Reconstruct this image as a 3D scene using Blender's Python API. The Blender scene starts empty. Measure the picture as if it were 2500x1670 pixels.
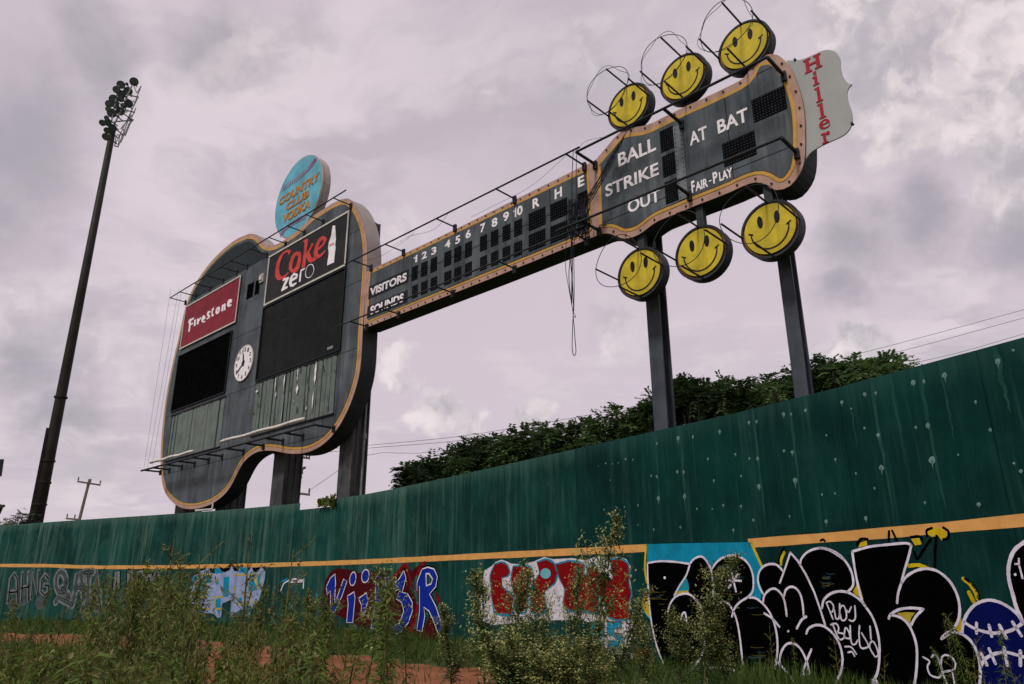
import bpy, bmesh, math, random
import numpy as np
from mathutils import Vector, Matrix
from mathutils.geometry import tessellate_polygon
random.seed(7); rng = np.random.default_rng(7)
sc = bpy.context.scene
COL = sc.collection

# ------------------------------------------------------------------ camera
EYE = 1.6; FPX = 1790.0; PITCH = math.radians(18.4); ROLL = math.radians(0.3)
cam_d = bpy.data.cameras.new('camera'); cam = bpy.data.objects.new('camera', cam_d); COL.objects.link(cam)
cam_d.sensor_width = 36; cam_d.lens = FPX / 2500 * 36; cam_d.clip_start = 0.1; cam_d.clip_end = 3000
cam.matrix_world = Matrix.Translation((0, 0, EYE)) @ Matrix.Rotation(math.pi/2 + PITCH, 4, 'X') @ Matrix.Rotation(-ROLL, 4, 'Z')
sc.camera = cam
sc.view_settings.view_transform = 'Standard'; sc.view_settings.look = 'None'
sc.view_settings.exposure = 0.0; sc.view_settings.gamma = 1.0; sc.view_settings.use_curve_mapping = False

def ray(x, y):
    """direction of the sight line measured at photo pixel (x, y)"""
    u = x - 1250.0; v = 835.0 - y; c, s = math.cos(ROLL), math.sin(ROLL)
    u2 = u*c + v*s; v2 = -u*s + v*c
    return Vector((u2/FPX, math.cos(PITCH) - v2/FPX*math.sin(PITCH), math.sin(PITCH) + v2/FPX*math.cos(PITCH)))
def at_dist(x, y, D):
    r = ray(x, y); k = D / math.hypot(r.x, r.y); return Vector((r.x*k, r.y*k, EYE + r.z*k))

# ------------------------------------------------------------------ sky and sun
SUN_EL = math.radians(52); SUN_ROT = math.radians(218)     # from behind the viewer, a little to the left
sun_dir = Vector((math.sin(SUN_ROT)*math.cos(SUN_EL), math.cos(SUN_ROT)*math.cos(SUN_EL), math.sin(SUN_EL)))
sl = bpy.data.lights.new('sun', 'SUN'); sl.energy = 2.3; sl.angle = math.radians(10); sl.color = (1.0, 0.95, 0.9)
so = bpy.data.objects.new('sun', sl); COL.objects.link(so)
so.rotation_euler = (-sun_dir).to_track_quat('-Z', 'Y').to_euler(); so.location = (0, 0, 60)

class NT:
    def __init__(s, tree): s.t = tree; s.n = tree.nodes; s.l = tree.links
    def new(s, typ, **kw):
        n = s.n.new(typ)
        for k, v in kw.items(): setattr(n, k, v)
        return n
    def put(s, sock, v):
        if hasattr(v, 'is_output') or hasattr(v, 'links'): s.l.new(v, sock)
        elif isinstance(v, (tuple, list)) and len(v) == 3 and sock.type == 'RGBA': sock.default_value = (*v, 1)
        else: sock.default_value = v
    def math(s, op, a, b=None, c=None, clamp=False):
        n = s.new('ShaderNodeMath', operation=op, use_clamp=clamp); s.put(n.inputs[0], a)
        if b is not None: s.put(n.inputs[1], b)
        if c is not None: s.put(n.inputs[2], c)
        return n.outputs[0]
    def vmath(s, op, a, b=None, scale=None):
        n = s.new('ShaderNodeVectorMath', operation=op); s.put(n.inputs[0], a)
        if b is not None: s.put(n.inputs[1], b)
        if scale is not None: s.put(n.inputs['Scale'], scale)
        return n.outputs['Value'] if op in ('LENGTH', 'DISTANCE', 'DOT_PRODUCT') else n.outputs[0]
    def noise(s, vec, scale=1.0, detail=4.0, rough=0.55, dist=0.0):
        n = s.new('ShaderNodeTexNoise'); s.put(n.inputs['Vector'], vec)
        n.inputs['Scale'].default_value = scale; n.inputs['Detail'].default_value = detail
        n.inputs['Roughness'].default_value = rough; n.inputs['Distortion'].default_value = dist
        return n.outputs['Fac'], n.outputs['Color']
    def ramp(s, f, a, b, lo=0.0, hi=1.0, smooth=True):
        n = s.new('ShaderNodeMapRange', interpolation_type='SMOOTHSTEP' if smooth else 'LINEAR'); s.put(n.inputs['Value'], f)
        n.inputs['From Min'].default_value = a; n.inputs['From Max'].default_value = b
        n.inputs['To Min'].default_value = lo; n.inputs['To Max'].default_value = hi
        return n.outputs['Result']
    def mix(s, f, a, b, mode='MIX'):
        n = s.new('ShaderNodeMix', data_type='RGBA', blend_type=mode); s.put(n.inputs['Factor'], f)
        s.put(n.inputs[6], a); s.put(n.inputs[7], b); return n.outputs[2]
    def scale(s, vec, x, y, z):
        return s.vmath('MULTIPLY', vec, (x, y, z))

world = bpy.data.worlds.new('World'); sc.world = world; world.use_nodes = True
world.cycles.sampling_method = 'MANUAL'; world.cycles.sample_map_resolution = 256
W = NT(world.node_tree); W.n.clear()
sky = W.new('ShaderNodeTexSky', sky_type='NISHITA', sun_disc=False, sun_elevation=SUN_EL, sun_rotation=SUN_ROT)
tc = W.new('ShaderNodeTexCoord'); dirv = tc.outputs['Generated']
sep = W.new('ShaderNodeSeparateXYZ'); W.put(sep.inputs[0], dirv); dz = sep.outputs['Z']
den = W.math('ADD', W.math('MAXIMUM', dz, 0.0), 0.22)
pl = W.vmath('DIVIDE', dirv, None); 
cmb = W.new('ShaderNodeCombineXYZ'); W.put(cmb.inputs[0], den); W.put(cmb.inputs[1], den); W.put(cmb.inputs[2], den)
W.l.new(cmb.outputs[0], pl.node.inputs[1])
def vor(vec, sc_, det=3.0):
    n = W.new('ShaderNodeTexVoronoi', feature='F1'); W.put(n.inputs['Vector'], vec); n.inputs['Scale'].default_value = sc_; n.inputs['Detail'].default_value = det
    n.inputs['Roughness'].default_value = .55; n.inputs['Lacunarity'].default_value = 2.2; n.normalize = True
    return n.outputs['Distance']
LDIR = (-.35, -.15, .92)                                   # the side of the heaps that the light reaches
# veil: layered stratocumulus over the whole dome
_, vw = W.noise(pl, 2.2, 4, .55); plw = W.vmath('ADD', pl, W.vmath('SCALE', W.vmath('SUBTRACT', vw, (.5, .5, .5)), scale=.5))
n1, _ = W.noise(W.scale(plw, 1, 1.35, 1), 1.25, 9, .56, .2); n1s, _ = W.noise(W.vmath('ADD', W.scale(plw, 1, 1.35, 1), (-.10, -.06, .04)), 1.25, 9, .56, .2)
n2, _ = W.noise(W.vmath('ADD', pl, (3.1, 7.7, 1.3)), .7, 6, .55)
C_BASE = (6.7, 5.75, 6.4); C_SHADE = (4.7, 4.25, 4.75); C_LIT = (9.6, 8.5, 8.5); C_DARK = (3.75, 3.5, 3.95)
veil = W.mix(W.ramp(W.math('SUBTRACT', n1, n1s), -.075, .075), (4.9, 4.4, 4.95), (8.1, 7.05, 7.5))
cl = W.mix(W.math('MULTIPLY', W.ramp(n1, .44, .62), .62), C_BASE, veil)
cl = W.mix(W.ramp(n2, .52, .74, 0, .5), cl, C_SHADE)
# heaped clouds at given bearings, with warped, billowing edges
_, wc1 = W.noise(dirv, 5.0, 4, .55); _, wc2 = W.noise(dirv, 15, 6, .62)
warp = W.vmath('ADD', W.vmath('SCALE', W.vmath('SUBTRACT', wc1, (.5, .5, .5)), scale=.13), W.vmath('SCALE', W.vmath('SUBTRACT', wc2, (.5, .5, .5)), scale=.085))
wdir = W.vmath('ADD', dirv, warp)
def heaps(lst, soft):
    acc = None
    for x, y, r in lst:
        d = ray(x, y).normalized(); rr = r / FPX * 0.9
        v = W.ramp(W.vmath('DISTANCE', wdir, tuple(d)), rr, rr*soft, 0.0, 1.0)
        acc = v if acc is None else W.math('MAXIMUM', acc, v)
    return acc
dark = heaps([(60, 330, 260), (-40, 480, 230), (230, 130, 170), (2090, 590, 150), (2250, 540, 120), (2480, 560, 150), (120, 1010, 110), (520, 90, 150), (60, 900, 120), (2050, 700, 110)], 0.05)
cl = W.mix(W.math('MULTIPLY', dark, 0.8), cl, C_DARK)
p1 = vor(wdir, 5.5); p1s = vor(W.vmath('ADD', wdir, tuple(x*.03 for x in LDIR)), 5.5)
form = W.ramp(W.math('SUBTRACT', p1s, p1), -.09, .10)
fine, _ = W.noise(wdir, 22, 5, .6)
puff = W.mix(W.math('ADD', W.math('MULTIPLY', form, .78), W.math('MULTIPLY', fine, .22)), (4.2, 3.9, 4.35), C_LIT)
lit = heaps([(2075, 95, 120), (2200, 70, 130), (2120, 190, 100), (2330, 60, 90), (2430, 60, 140), (2500, 170, 130), (2340, 260, 110), (2450, 310, 140), (2500, 430, 130), (2200, 210, 110), (2250, 330, 90), (1085, 1000, 72), (1040, 1050, 70), (1160, 1030, 55), (970, 880, 80), (1000, 930, 50), (1330, 1010, 60), (1290, 990, 40), (2090, 850, 80), (2020, 870, 60)], 0.6)
lit2 = heaps([(1180, 240, 120), (1390, 150, 130), (60, 760, 150), (180, 820, 120), (600, 130, 170), (720, 80, 120), (220, 1120, 110), (330, 950, 90), (1500, 800, 110), (950, 560, 100)], 0.05)
cl = W.mix(W.math('MULTIPLY', lit2, .5), cl, puff)
cl = W.mix(W.math('MULTIPLY', lit, .85), cl, puff)
skymix = W.mix(0.94, sky.outputs[0], cl)
below = W.ramp(dz, -0.08, -0.01)
skymix = W.mix(below, (2.2, 1.9, 1.7), skymix)
bg = W.new('ShaderNodeBackground'); W.put(bg.inputs['Color'], skymix); bg.inputs['Strength'].default_value = 0.1
wo = W.new('ShaderNodeOutputWorld'); W.l.new(bg.outputs[0], wo.inputs['Surface'])

# ------------------------------------------------------------------ materials
MATS = {}
def mat(name, base, rough=0.6, var=0.15, vscale=1.2, streak=0.0, streak_col=None, sscale=2.2, grime=None, grime_amt=0.0, bump=0.0, bscale=30.0, metal=0.0, spec=0.12, transl=0.0):
    if name in MATS: return MATS[name]
    m = bpy.data.materials.new(name); m.use_nodes = True; T = NT(m.node_tree); T.n.clear()
    out = T.new('ShaderNodeOutputMaterial'); p = T.new('ShaderNodeBsdfPrincipled')
    geo = T.new('ShaderNodeNewGeometry'); pos = geo.outputs['Position']
    f, _ = T.noise(pos, vscale, 6, 0.6)
    dk = tuple(c*(1-var) for c in base); lt = tuple(min(1, c*(1+var)) for c in base)
    c = T.mix(T.ramp(f, 0.3, 0.7), dk, lt)
    if streak > 0:
        sp = T.scale(pos, sscale, sscale, sscale*0.09)
        f1, _ = T.noise(sp, 1.0, 6, 0.65); f2, _ = T.noise(pos, 0.35, 3, 0.5)
        k = T.math('MULTIPLY', T.ramp(f1, 0.45, 0.75), T.ramp(f2, 0.3, 0.65, 0.25, 1.0))
        c = T.mix(T.math('MULTIPLY', k, streak), c, streak_col or lt)
    if grime is not None:
        sp = T.scale(pos, 3.5, 3.5, 0.5); f1, _ = T.noise(sp, 1.0, 8, 0.7)
        c = T.mix(T.ramp(f1, 0.5, 0.75, 0, grime_amt), c, grime)
    T.put(p.inputs['Base Color'], c)
    fr, _ = T.noise(pos, 7.0, 3, 0.5); T.put(p.inputs['Roughness'], T.ramp(fr, 0.2, 0.8, max(0.02, rough-0.1), min(1, rough+0.1), False))
    p.inputs['Metallic'].default_value = metal; p.inputs['Specular IOR Level'].default_value = spec
    if bump > 0:
        b = T.new('ShaderNodeBump'); b.inputs['Strength'].default_value = bump; b.inputs['Distance'].default_value = 0.02
        fb, _ = T.noise(pos, bscale, 5, 0.6); T.put(b.inputs['Height'], fb); T.l.new(b.outputs[0], p.inputs['Normal'])
    if transl > 0:
        tr = T.new('ShaderNodeBsdfTranslucent'); T.put(tr.inputs['Color'], c); mx = T.new('ShaderNodeMixShader')
        mx.inputs[0].default_value = transl; T.l.new(p.outputs[0], mx.inputs[1]); T.l.new(tr.outputs[0], mx.inputs[2]); T.l.new(mx.outputs[0], out.inputs[0])
    else: T.l.new(p.outputs[0], out.inputs[0])
    MATS[name] = m; return m
M_FACE = mat('board_face_paint', (.062, .076, .084), .55, .3, .8, .7, (.17, .18, .182), 2.4, (.014, .024, .03), .85)
M_SHELL = mat('board_shell_metal', (.03, .037, .039), .65, .2, .8, .3, (.06, .068, .068))
M_LIP = mat('board_edge_skylit', (.30, .265, .25), .6, .12, .8, .35, (.22, .2, .19))
M_PINK = mat('trim_pink', (.40, .25, .19), .6, .13, 3, .35, (.30, .2, .16))
M_GOLD = mat('trim_gold', (.50, .285, .06), .55, .12, 3, .25, (.36, .21, .07))
M_BLACK = mat('screen_black', (.003, .003, .0035), .8, .3, 4, spec=0.0)
M_SCREEN = mat('screen_glass', (.006, .0085, .0075), .5, .4, 1.5, .6, (.014, .017, .013), 3, spec=.06)
M_LED = mat('led_panel_black', (.005, .006, .007), .8, .3, 6, spec=0.0)
M_BULB = mat('led_bulb_grey', (.03, .034, .038), .4, .3, 6)
M_SOCKET = mat('bulb_socket', (.035, .03, .03), .6, .2, 5)
M_WHITE = mat('letter_white', (.80, .76, .77), .55, .06, 5, .25, (.6, .58, .58))
M_CREAM = mat('frame_cream', (.52, .50, .43), .6, .12, 4, .3, (.35, .34, .3))
M_PLATE = mat('name_plate_black', (.008, .012, .014), .5, .2, 3)
M_STEEL = mat('column_steel', (.055, .065, .08), .5, .2, 2, .5, (.11, .115, .12), 3, (.04, .038, .038), .5)
M_RUSTCOL = mat('column_old_paint', (.06, .064, .064), .65, .3, 2, .7, (.13, .12, .112), 5, (.018, .018, .018), .7)
M_PIPE = mat('pipe_dark', (.025, .028, .03), .5, .2, 4)
M_TUBE = mat('lamp_tube_white', (.62, .58, .54), .5, .2, 6, grime=(.2, .18, .15), grime_amt=.5)
M_RED = mat('sign_red', (.21, .010, .022), .5, .12, 2, .4, (.17, .008, .016), 3)
M_COLA = mat('sign_black_vinyl', (.014, .0135, .013), .5, .2, 2, .4, (.03, .028, .027))
M_COLARED = mat('sign_letter_red', (.55, .055, .045), .5, .12, 4, .25, (.4, .03, .03))
M_SLAT = mat('slat_greygreen', (.12, .15, .13), .6, .18, 1.5, .6, (.185, .205, .18), 5, (.06, .08, .075), .5)
M_SLATD = mat('slat_dark_gap', (.02, .028, .026), .7)
M_TORN = mat('torn_vinyl_white', (.7, .68, .68), .6, .1, 6)
M_YEL = mat('disc_yellow', (.52, .41, .03), .5, .16, 2.2, .35, (.40, .30, .03), 5, (.24, .18, .03), .5)
M_ORNG = mat('disc_orange', (.62, .24, .04), .5, .12, 5)
M_DRUM = mat('disc_drum', (.028, .036, .042), .5, .25, 3, .3, (.06, .07, .075))
M_INK = mat('ink_black', (.008, .009, .012), .5, .2, 6)
M_HILL = mat('sign_pale_grey', (.33, .345, .325), .42, .06, 1.0, .25, (.4, .42, .4), 2)
M_HILLRED = mat('sign_crimson', (.34, .010, .024), .5, .1, 4)
M_CLOCK = mat('clock_white', (.78, .74, .75), .5, .06, 5)
M_BALLBLUE = mat('round_sign_blue', (.10, .36, .46), .5, .22, 1.1, .5, (.26, .46, .52), 2.5)
M_BALLRIM = mat('round_sign_rim', (.36, .31, .28), .6, .15, 2, .4, (.2, .19, .18))
M_BROWN = mat('letter_brown', (.42, .19, .045), .6, .15, 6)
M_BROWNDK = mat('letter_outline', (.12, .13, .10), .6, .15, 6)  # darker printed outline around the brown letters
M_STITCH = mat('stitch_red', (.27, .05, .12), .6, .15, 6)
M_NET = mat('net_black', (.012, .013, .016), .8, .2, 6)
M_WIRE = mat('wire_dark', (.03, .035, .04), .6, .2, 6)
M_MAST = mat('mast_brown_steel', (.020, .017, .0145), .6, .25, 1)
M_LAMPH = mat('lamp_housing', (.035, .052, .048), .4, .2, 5)
M_LENS = mat('lamp_lens', (.12, .16, .15), .15, .15, 5, spec=.6)
M_GALV = mat('galvanised', (.2, .21, .21), .45, .2, 5, metal=.3)
M_WOOD = mat('pole_wood', (.16, .14, .12), .8, .25, 4, .4, (.1, .09, .08))
M_INSUL = mat('insulator', (.12, .11, .11), .4)
M_CONC = mat('concrete_edge', (.3, .29, .27), .8, .15, 3)

def wall_mat(name, base, dark, pale, amt, lo, hi):
    m = bpy.data.materials.new(name); m.use_nodes = True; T = NT(m.node_tree); T.n.clear()
    out = T.new('ShaderNodeOutputMaterial'); p = T.new('ShaderNodeBsdfPrincipled')
    pos = T.new('ShaderNodeNewGeometry').outputs['Position']
    f0, _ = T.noise(pos, 0.55, 5, 0.55); c = T.mix(T.ramp(f0, 0.32, 0.68), dark, base)
    s1, _ = T.noise(T.scale(pos, 5.5, 5.5, 0.32), 1, 7, 0.68); s2, _ = T.noise(T.scale(pos, 1.3, 1.3, 0.16), 1, 4, 0.55)
    s3, _ = T.noise(T.scale(pos, 22, 22, 0.9), 1, 4, 0.6); bl, _ = T.noise(T.scale(pos, 1.6, 1.6, 1.1), 1, 7, 0.7)
    k = T.math('MULTIPLY', T.ramp(s1, lo, hi), T.ramp(s2, 0.34, 0.66, 0.12, 1.0))
    c = T.mix(T.math('MULTIPLY', k, amt), c, pale)
    c = T.mix(T.ramp(s3, 0.52, 0.8, 0, 0.3*amt), c, pale)
    c = T.mix(T.ramp(s3, 0.22, 0.42, 0.3, 0), c, dark)
    c = T.mix(T.ramp(bl, 0.5, 0.72, 0, .5*amt), c, tuple((x+y)/2 for x, y in zip(base, pale))); c = T.mix(T.ramp(bl, 0.3, 0.46, .55, 0), c, dark)
    z = T.new('ShaderNodeSeparateXYZ'); T.put(z.inputs[0], pos)
    top = T.ramp(T.math('ADD', z.outputs['Z'], T.math('MULTIPLY', s1, 1.1)), 4.9, 5.6, 0, 0.55*amt)      # bleached edge along the top
    c = T.mix(top, c, pale)
    g, _ = T.noise(pos, 3.0, 6, 0.65); c = T.mix(T.ramp(g, 0.6, 0.78, 0, .25), c, tuple(x*.5 for x in dark))
    T.put(p.inputs['Base Color'], c); p.inputs['Roughness'].default_value = 0.75; p.inputs['Specular IOR Level'].default_value = .06
    b = T.new('ShaderNodeBump'); b.inputs['Strength'].default_value = .35; b.inputs['Distance'].default_value = .01
    fb, _ = T.noise(T.scale(pos, 40, 40, 6), 1, 5, 0.6); T.put(b.inputs['Height'], fb); T.l.new(b.outputs[0], p.inputs['Normal'])
    T.l.new(p.outputs[0], out.inputs[0]); MATS[name] = m; return m
M_WALLOLD = wall_mat('wall_faded_green', (.005, .055, .043), (.0018, .026, .022), (.08, .155, .125), .95, .40, .74)
M_WALLNEW = wall_mat('wall_dark_green', (.0014, .034, .0285), (.0007, .018, .016), (.03, .092, .077), .6, .46, .8)
M_WALLMID = wall_mat('wall_half_faded_green', (.003, .044, .0355), (.0013, .023, .0195), (.055, .125, .10), .85, .44, .78)
M_LINE = mat('line_orange', (.60, .31, .09), .6, .1, 4, .35, (.42, .2, .05), 4, (.3, .15, .05), .3)
G = {k: mat('spray_'+k, v, .6, .16, 4, .0 if k == 'black' else .45, tuple(.6*a_+.4*b_ for a_, b_ in zip(v, (.006, .04, .034))), 9, grime=tuple(x*.55 for x in v), grime_amt=.5, spec=0.0 if k == 'black' else .03) for k, v in dict(
    black=(.0012, .0012, .0015), white=(.62, .58, .66), cyan=(.006, .21, .33), yellow=(.50, .37, .01), navy=(.002, .004, .065), blue=(.006, .02, .25),
    red=(.18, .003, .005), darkred=(.055, .003, .005), grey=(.065, .085, .085), palegrey=(.15, .17, .17), lavender=(.24, .30, .46), teal=(.01, .24, .3),
    offwhite=(.56, .53, .56), ochre=(.42, .33, .03), spot=(.13, .22, .20), drip=(.014, .060, .050), brick=(.12, .008, .007)).items()}
def leaf_mat(name, c1, c2, transl=.3, sc_=3.0):
    m = bpy.data.materials.new(name); m.use_nodes = True; T = NT(m.node_tree); T.n.clear()
    out = T.new('ShaderNodeOutputMaterial'); p = T.new('ShaderNodeBsdfPrincipled'); geo = T.new('ShaderNodeNewGeometry')
    oi = T.new('ShaderNodeObjectInfo')
    f, _ = T.noise(geo.outputs['Position'], sc_, 4, .6)
    k = T.math('ADD', T.math('MULTIPLY', T.ramp(f, .3, .7), .5), T.math('MULTIPLY', geo.outputs['Random Per Island'], .5))
    c = T.mix(k, c1, c2)
    c = T.mix(T.math('MULTIPLY', oi.outputs['Random'], .35), c, tuple(x*.6 for x in c1))
    T.put(p.inputs['Base Color'], c); p.inputs['Roughness'].default_value = .6; p.inputs['Specular IOR Level'].default_value = .25
    tr = T.new('ShaderNodeBsdfTranslucent'); T.put(tr.inputs['Color'], c); mx = T.new('ShaderNodeMixShader'); mx.inputs[0].default_value = transl
    T.l.new(p.outputs[0], mx.inputs[1]); T.l.new(tr.outputs[0], mx.inputs[2]); T.l.new(mx.outputs[0], out.inputs[0]); MATS[name] = m; return m
M_TREE = leaf_mat('tree_leaf', (.024, .062, .020), (.125, .20, .062), .35, .8)
M_TREED = leaf_mat('tree_leaf_dark', (.012, .022, .013), (.03, .05, .022), .2, .8)
M_WEED = leaf_mat('weed_leaf', (.04, .088, .012), (.17, .245, .042), .4)
M_WEEDG = leaf_mat('weed_leaf_bluegreen', (.020, .055, .022), (.10, .17, .055))
M_WEEDO = leaf_mat('weed_leaf_olive', (.06, .088, .012), (.205, .23, .04), .4)
M_BUD = leaf_mat('weed_bud', (.24, .27, .08), (.52, .52, .20))
M_STEM = mat('weed_stem', (.10, .10, .035), .8, .25, 6)
M_GRASS = leaf_mat('grass_blade', (.028, .065, .010), (.10, .155, .025), .35, 1.2)
M_BARK = mat('tree_bark', (.10, .085, .07), .85, .3, 5, bump=.5)

# ------------------------------------------------------------------ mesh helpers
class MB:
    def __init__(s): s.v = []; s.f = []; s.n = 0
    def add(s, v, f):
        b = len(s.v); s.v.extend([tuple(p) for p in v]); s.f.extend([tuple(i+b for i in q) for q in f])
    def box(s, x0, x1, y0, y1, z0, z1):
        s.add([(x, y, z) for z in (z0, z1) for y in (y0, y1) for x in (x0, x1)],
              [(0, 2, 3, 1), (4, 5, 7, 6), (0, 1, 5, 4), (2, 6, 7, 3), (0, 4, 6, 2), (1, 3, 7, 5)])
    def prism(s, poly, b0, b1, holes=()):
        """poly in (a, z); front at depth b0, back at b1"""
        loops = [list(poly)] + [list(h) for h in holes]; pts = [p for L in loops for p in L]
        tri = tessellate_polygon([[Vector((p[0], p[1], 0)) for p in L] for L in loops]); n = len(pts)
        base = len(s.v); s.v.extend([(p[0], b0, p[1]) for p in pts] + [(p[0], b1, p[1]) for p in pts])
        for t in tri:
            q = [pts[i] for i in t]; ar = (q[1][0]-q[0][0])*(q[2][1]-q[0][1]) - (q[2][0]-q[0][0])*(q[1][1]-q[0][1])
            t = t if ar > 0 else t[::-1]
            s.f.append(tuple(base+i for i in t)); s.f.append(tuple(base+n+i for i in t[::-1]))
        k = 0
        for L in loops:
            m = len(L); ar = sum(L[i][0]*L[(i+1) % m][1]-L[(i+1) % m][0]*L[i][1] for i in range(m)); 
            ccw = ar > 0; 
            if L is not loops[0]: ccw = not ccw
            ccw2 = ar > 0
            for i in range(m):
                j = (i+1) % m; q = (base+k+i, base+n+k+i, base+n+k+j, base+k+j)
                s.f.append(q if ((L is loops[0]) == ccw2) else q[::-1])
            k += m
    def tube(s, pts, r, n=6, closed=False, cap=True):
        P = [Vector(p) for p in pts]; m = len(P); rr = r if isinstance(r, (list, tuple)) else [r]*m
        base = len(s.v); up0 = None
        for i, p in enumerate(P):
            t = (P[(i+1) % m]-P[i-1]) if closed else (P[min(i+1, m-1)]-P[max(i-1, 0)])
            if t.length < 1e-9: t = Vector((0, 0, 1))
            t.normalize()
            if up0 is None: up0 = Vector((0, 0, 1)) if abs(t.z) < .9 else Vector((1, 0, 0))
            u = (up0 - t*up0.dot(t)); u = u.normalized() if u.length > 1e-6 else t.orthogonal().normalized(); up0 = u; w = t.cross(u)
            for k in range(n):
                a = 2*math.pi*k/n; q = p + (u*math.cos(a)+w*math.sin(a))*rr[i]; s.v.append(tuple(q))
        for i in range(m if closed else m-1):
            j = (i+1) % m
            for k in range(n):
                l = (k+1) % n; s.f.append((base+i*n+k, base+i*n+l, base+j*n+l, base+j*n+k))
        if cap and not closed:
            s.f.append(tuple(base+k for k in range(n))[::-1]); s.f.append(tuple(base+(m-1)*n+k for k in range(n)))
    def bar(s, p, q, r, n=6): s.tube([p, q], r, n)
    def obox(s, c, ax, ay, az):
        """box with half-axis vectors"""
        c, ax, ay, az = map(Vector, (c, ax, ay, az))
        s.add([c+i*ax+j*ay+k*az for k in (-1, 1) for j in (-1, 1) for i in (-1, 1)],
              [(0, 2, 3, 1), (4, 5, 7, 6), (0, 1, 5, 4), (2, 6, 7, 3), (0, 4, 6, 2), (1, 3, 7, 5)])
    def build(s, name, m, parent=None, smooth=False, org=(0, 0, 0), **props):
        me = bpy.data.meshes.new(name); o3 = org
        me.from_pydata([(x-o3[0], y-o3[1], z-o3[2]) for x, y, z in s.v], [], s.f); me.materials.append(m)
        if smooth: me.polygons.foreach_set('use_smooth', [True]*len(me.polygons))
        me.update(); o = bpy.data.objects.new(name, me); COL.objects.link(o)
        if parent is not None: o.parent = parent
        for k, v in props.items(): o[k] = v
        return o
def empty(name, loc, label, cat, group=None, mw=None):
    o = bpy.data.objects.new(name, None); COL.objects.link(o); o.empty_display_size = .2
    o.matrix_world = mw if mw is not None else Matrix.Translation(loc)
    o['label'] = label; o['category'] = cat
    if group: o['group'] = group
    return o
def tag(o, label=None, cat=None, group=None, kind=None):
    for k, v in dict(label=label, category=cat, group=group, kind=kind).items():
        if v: o[k] = v
    return o
def copy_tree(o, parent=None):
    kids = list(o.children); c = o.copy(); COL.objects.link(c); c.parent = parent
    for ch in kids: copy_tree(ch, c)
    return c
def Zm(x0, y0, s): return lambda *p: [(x0+s*x, y0+s*y) for x, y in p]
def crom(P, k=6, closed=False):
    P = [np.array(p, float) for p in P]; n = len(P); out = []
    for i in range(n if closed else n-1):
        p0 = P[i-1] if (closed or i > 0) else P[0]*2-P[1]; p1 = P[i]; p2 = P[(i+1) % n]
        p3 = P[(i+2) % n] if (closed or i+2 < n) else P[-1]*2-P[-2]
        for j in range(k):
            t = j/k; out.append(.5*((2*p1)+(-p0+p2)*t+(2*p0-5*p1+4*p2-p3)*t*t+(-p0+3*p1-3*p2+p3)*t**3))
    if not closed: out.append(P[-1])
    return [tuple(p) for p in out]
def inset(poly, w):
    n = len(poly); P = [Vector(p) for p in poly]; ar = sum(P[i].x*P[(i+1) % n].y-P[(i+1) % n].x*P[i].y for i in range(n)); sg = 1 if ar > 0 else -1
    out = []
    for i in range(n):
        e1 = (P[i]-P[i-1]); e2 = (P[(i+1) % n]-P[i])
        e1 = e1.normalized() if e1.length > 1e-9 else e2.normalized(); e2 = e2.normalized() if e2.length > 1e-9 else e1
        n1 = Vector((-e1.y, e1.x))*sg; n2 = Vector((-e2.y, e2.x))*sg; b = n1+n2
        b = b.normalized() if b.length > 1e-6 else n1
        k = w/max(.45, b.dot(n1)); out.append(tuple(P[i]+b*k))
    return out
def resample(poly, step):
    out = []; n = len(poly)
    L = [0.0]
    for i in range(n):
        a, b = poly[i], poly[(i+1) % n]; L.append(L[-1]+math.hypot(b[0]-a[0], b[1]-a[1]))
    m = max(8, int(L[-1]/step)); k = 0
    for j in range(m):
        d = L[-1]*j/m
        while L[k+1] < d: k += 1
        a, b = poly[k % n], poly[(k+1) % n]; t = (d-L[k])/max(1e-9, L[k+1]-L[k]); out.append((a[0]+(b[0]-a[0])*t, a[1]+(b[1]-a[1])*t))
    return out
_TXT = {}
def glyphs(txt, off=0.0):
    key = (txt, off)
    if key not in _TXT:
        cu = bpy.data.curves.new('text', 'FONT'); cu.body = txt; cu.size = 1; cu.offset = off; cu.fill_mode = 'BOTH'; cu.extrude = .02; cu.resolution_u = 5
        o = bpy.data.objects.new('text', cu); COL.objects.link(o); bpy.context.view_layer.update()
        me = bpy.data.meshes.new_from_object(o.evaluated_get(bpy.context.evaluated_depsgraph_get()))
        V = np.array([v.co[:] for v in me.vertices]); F = [tuple(p.vertices) for p in me.polygons]
        bpy.data.objects.remove(o); bpy.data.curves.remove(cu); bpy.data.meshes.remove(me); _TXT[key] = (V, F)
    return _TXT[key]
def word(mb, txt, a0, a1, z0, z1, b, thick=.012, off=.0, slope=0.0, shear=0.0):
    V, F = glyphs(txt, off); mn = V.min(0); mx = V.max(0); out = []
    for x, y, z in V:
        tx = (x-mn[0])/(mx[0]-mn[0]); ty = (y-mn[1])/(mx[1]-mn[1])
        out.append((a0+(a1-a0)*tx+shear*ty, b-thick*(z-mn[2])/(mx[2]-mn[2]), z0+(z1-z0)*ty+slope*tx))
    mb.add(out, F)

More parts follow.
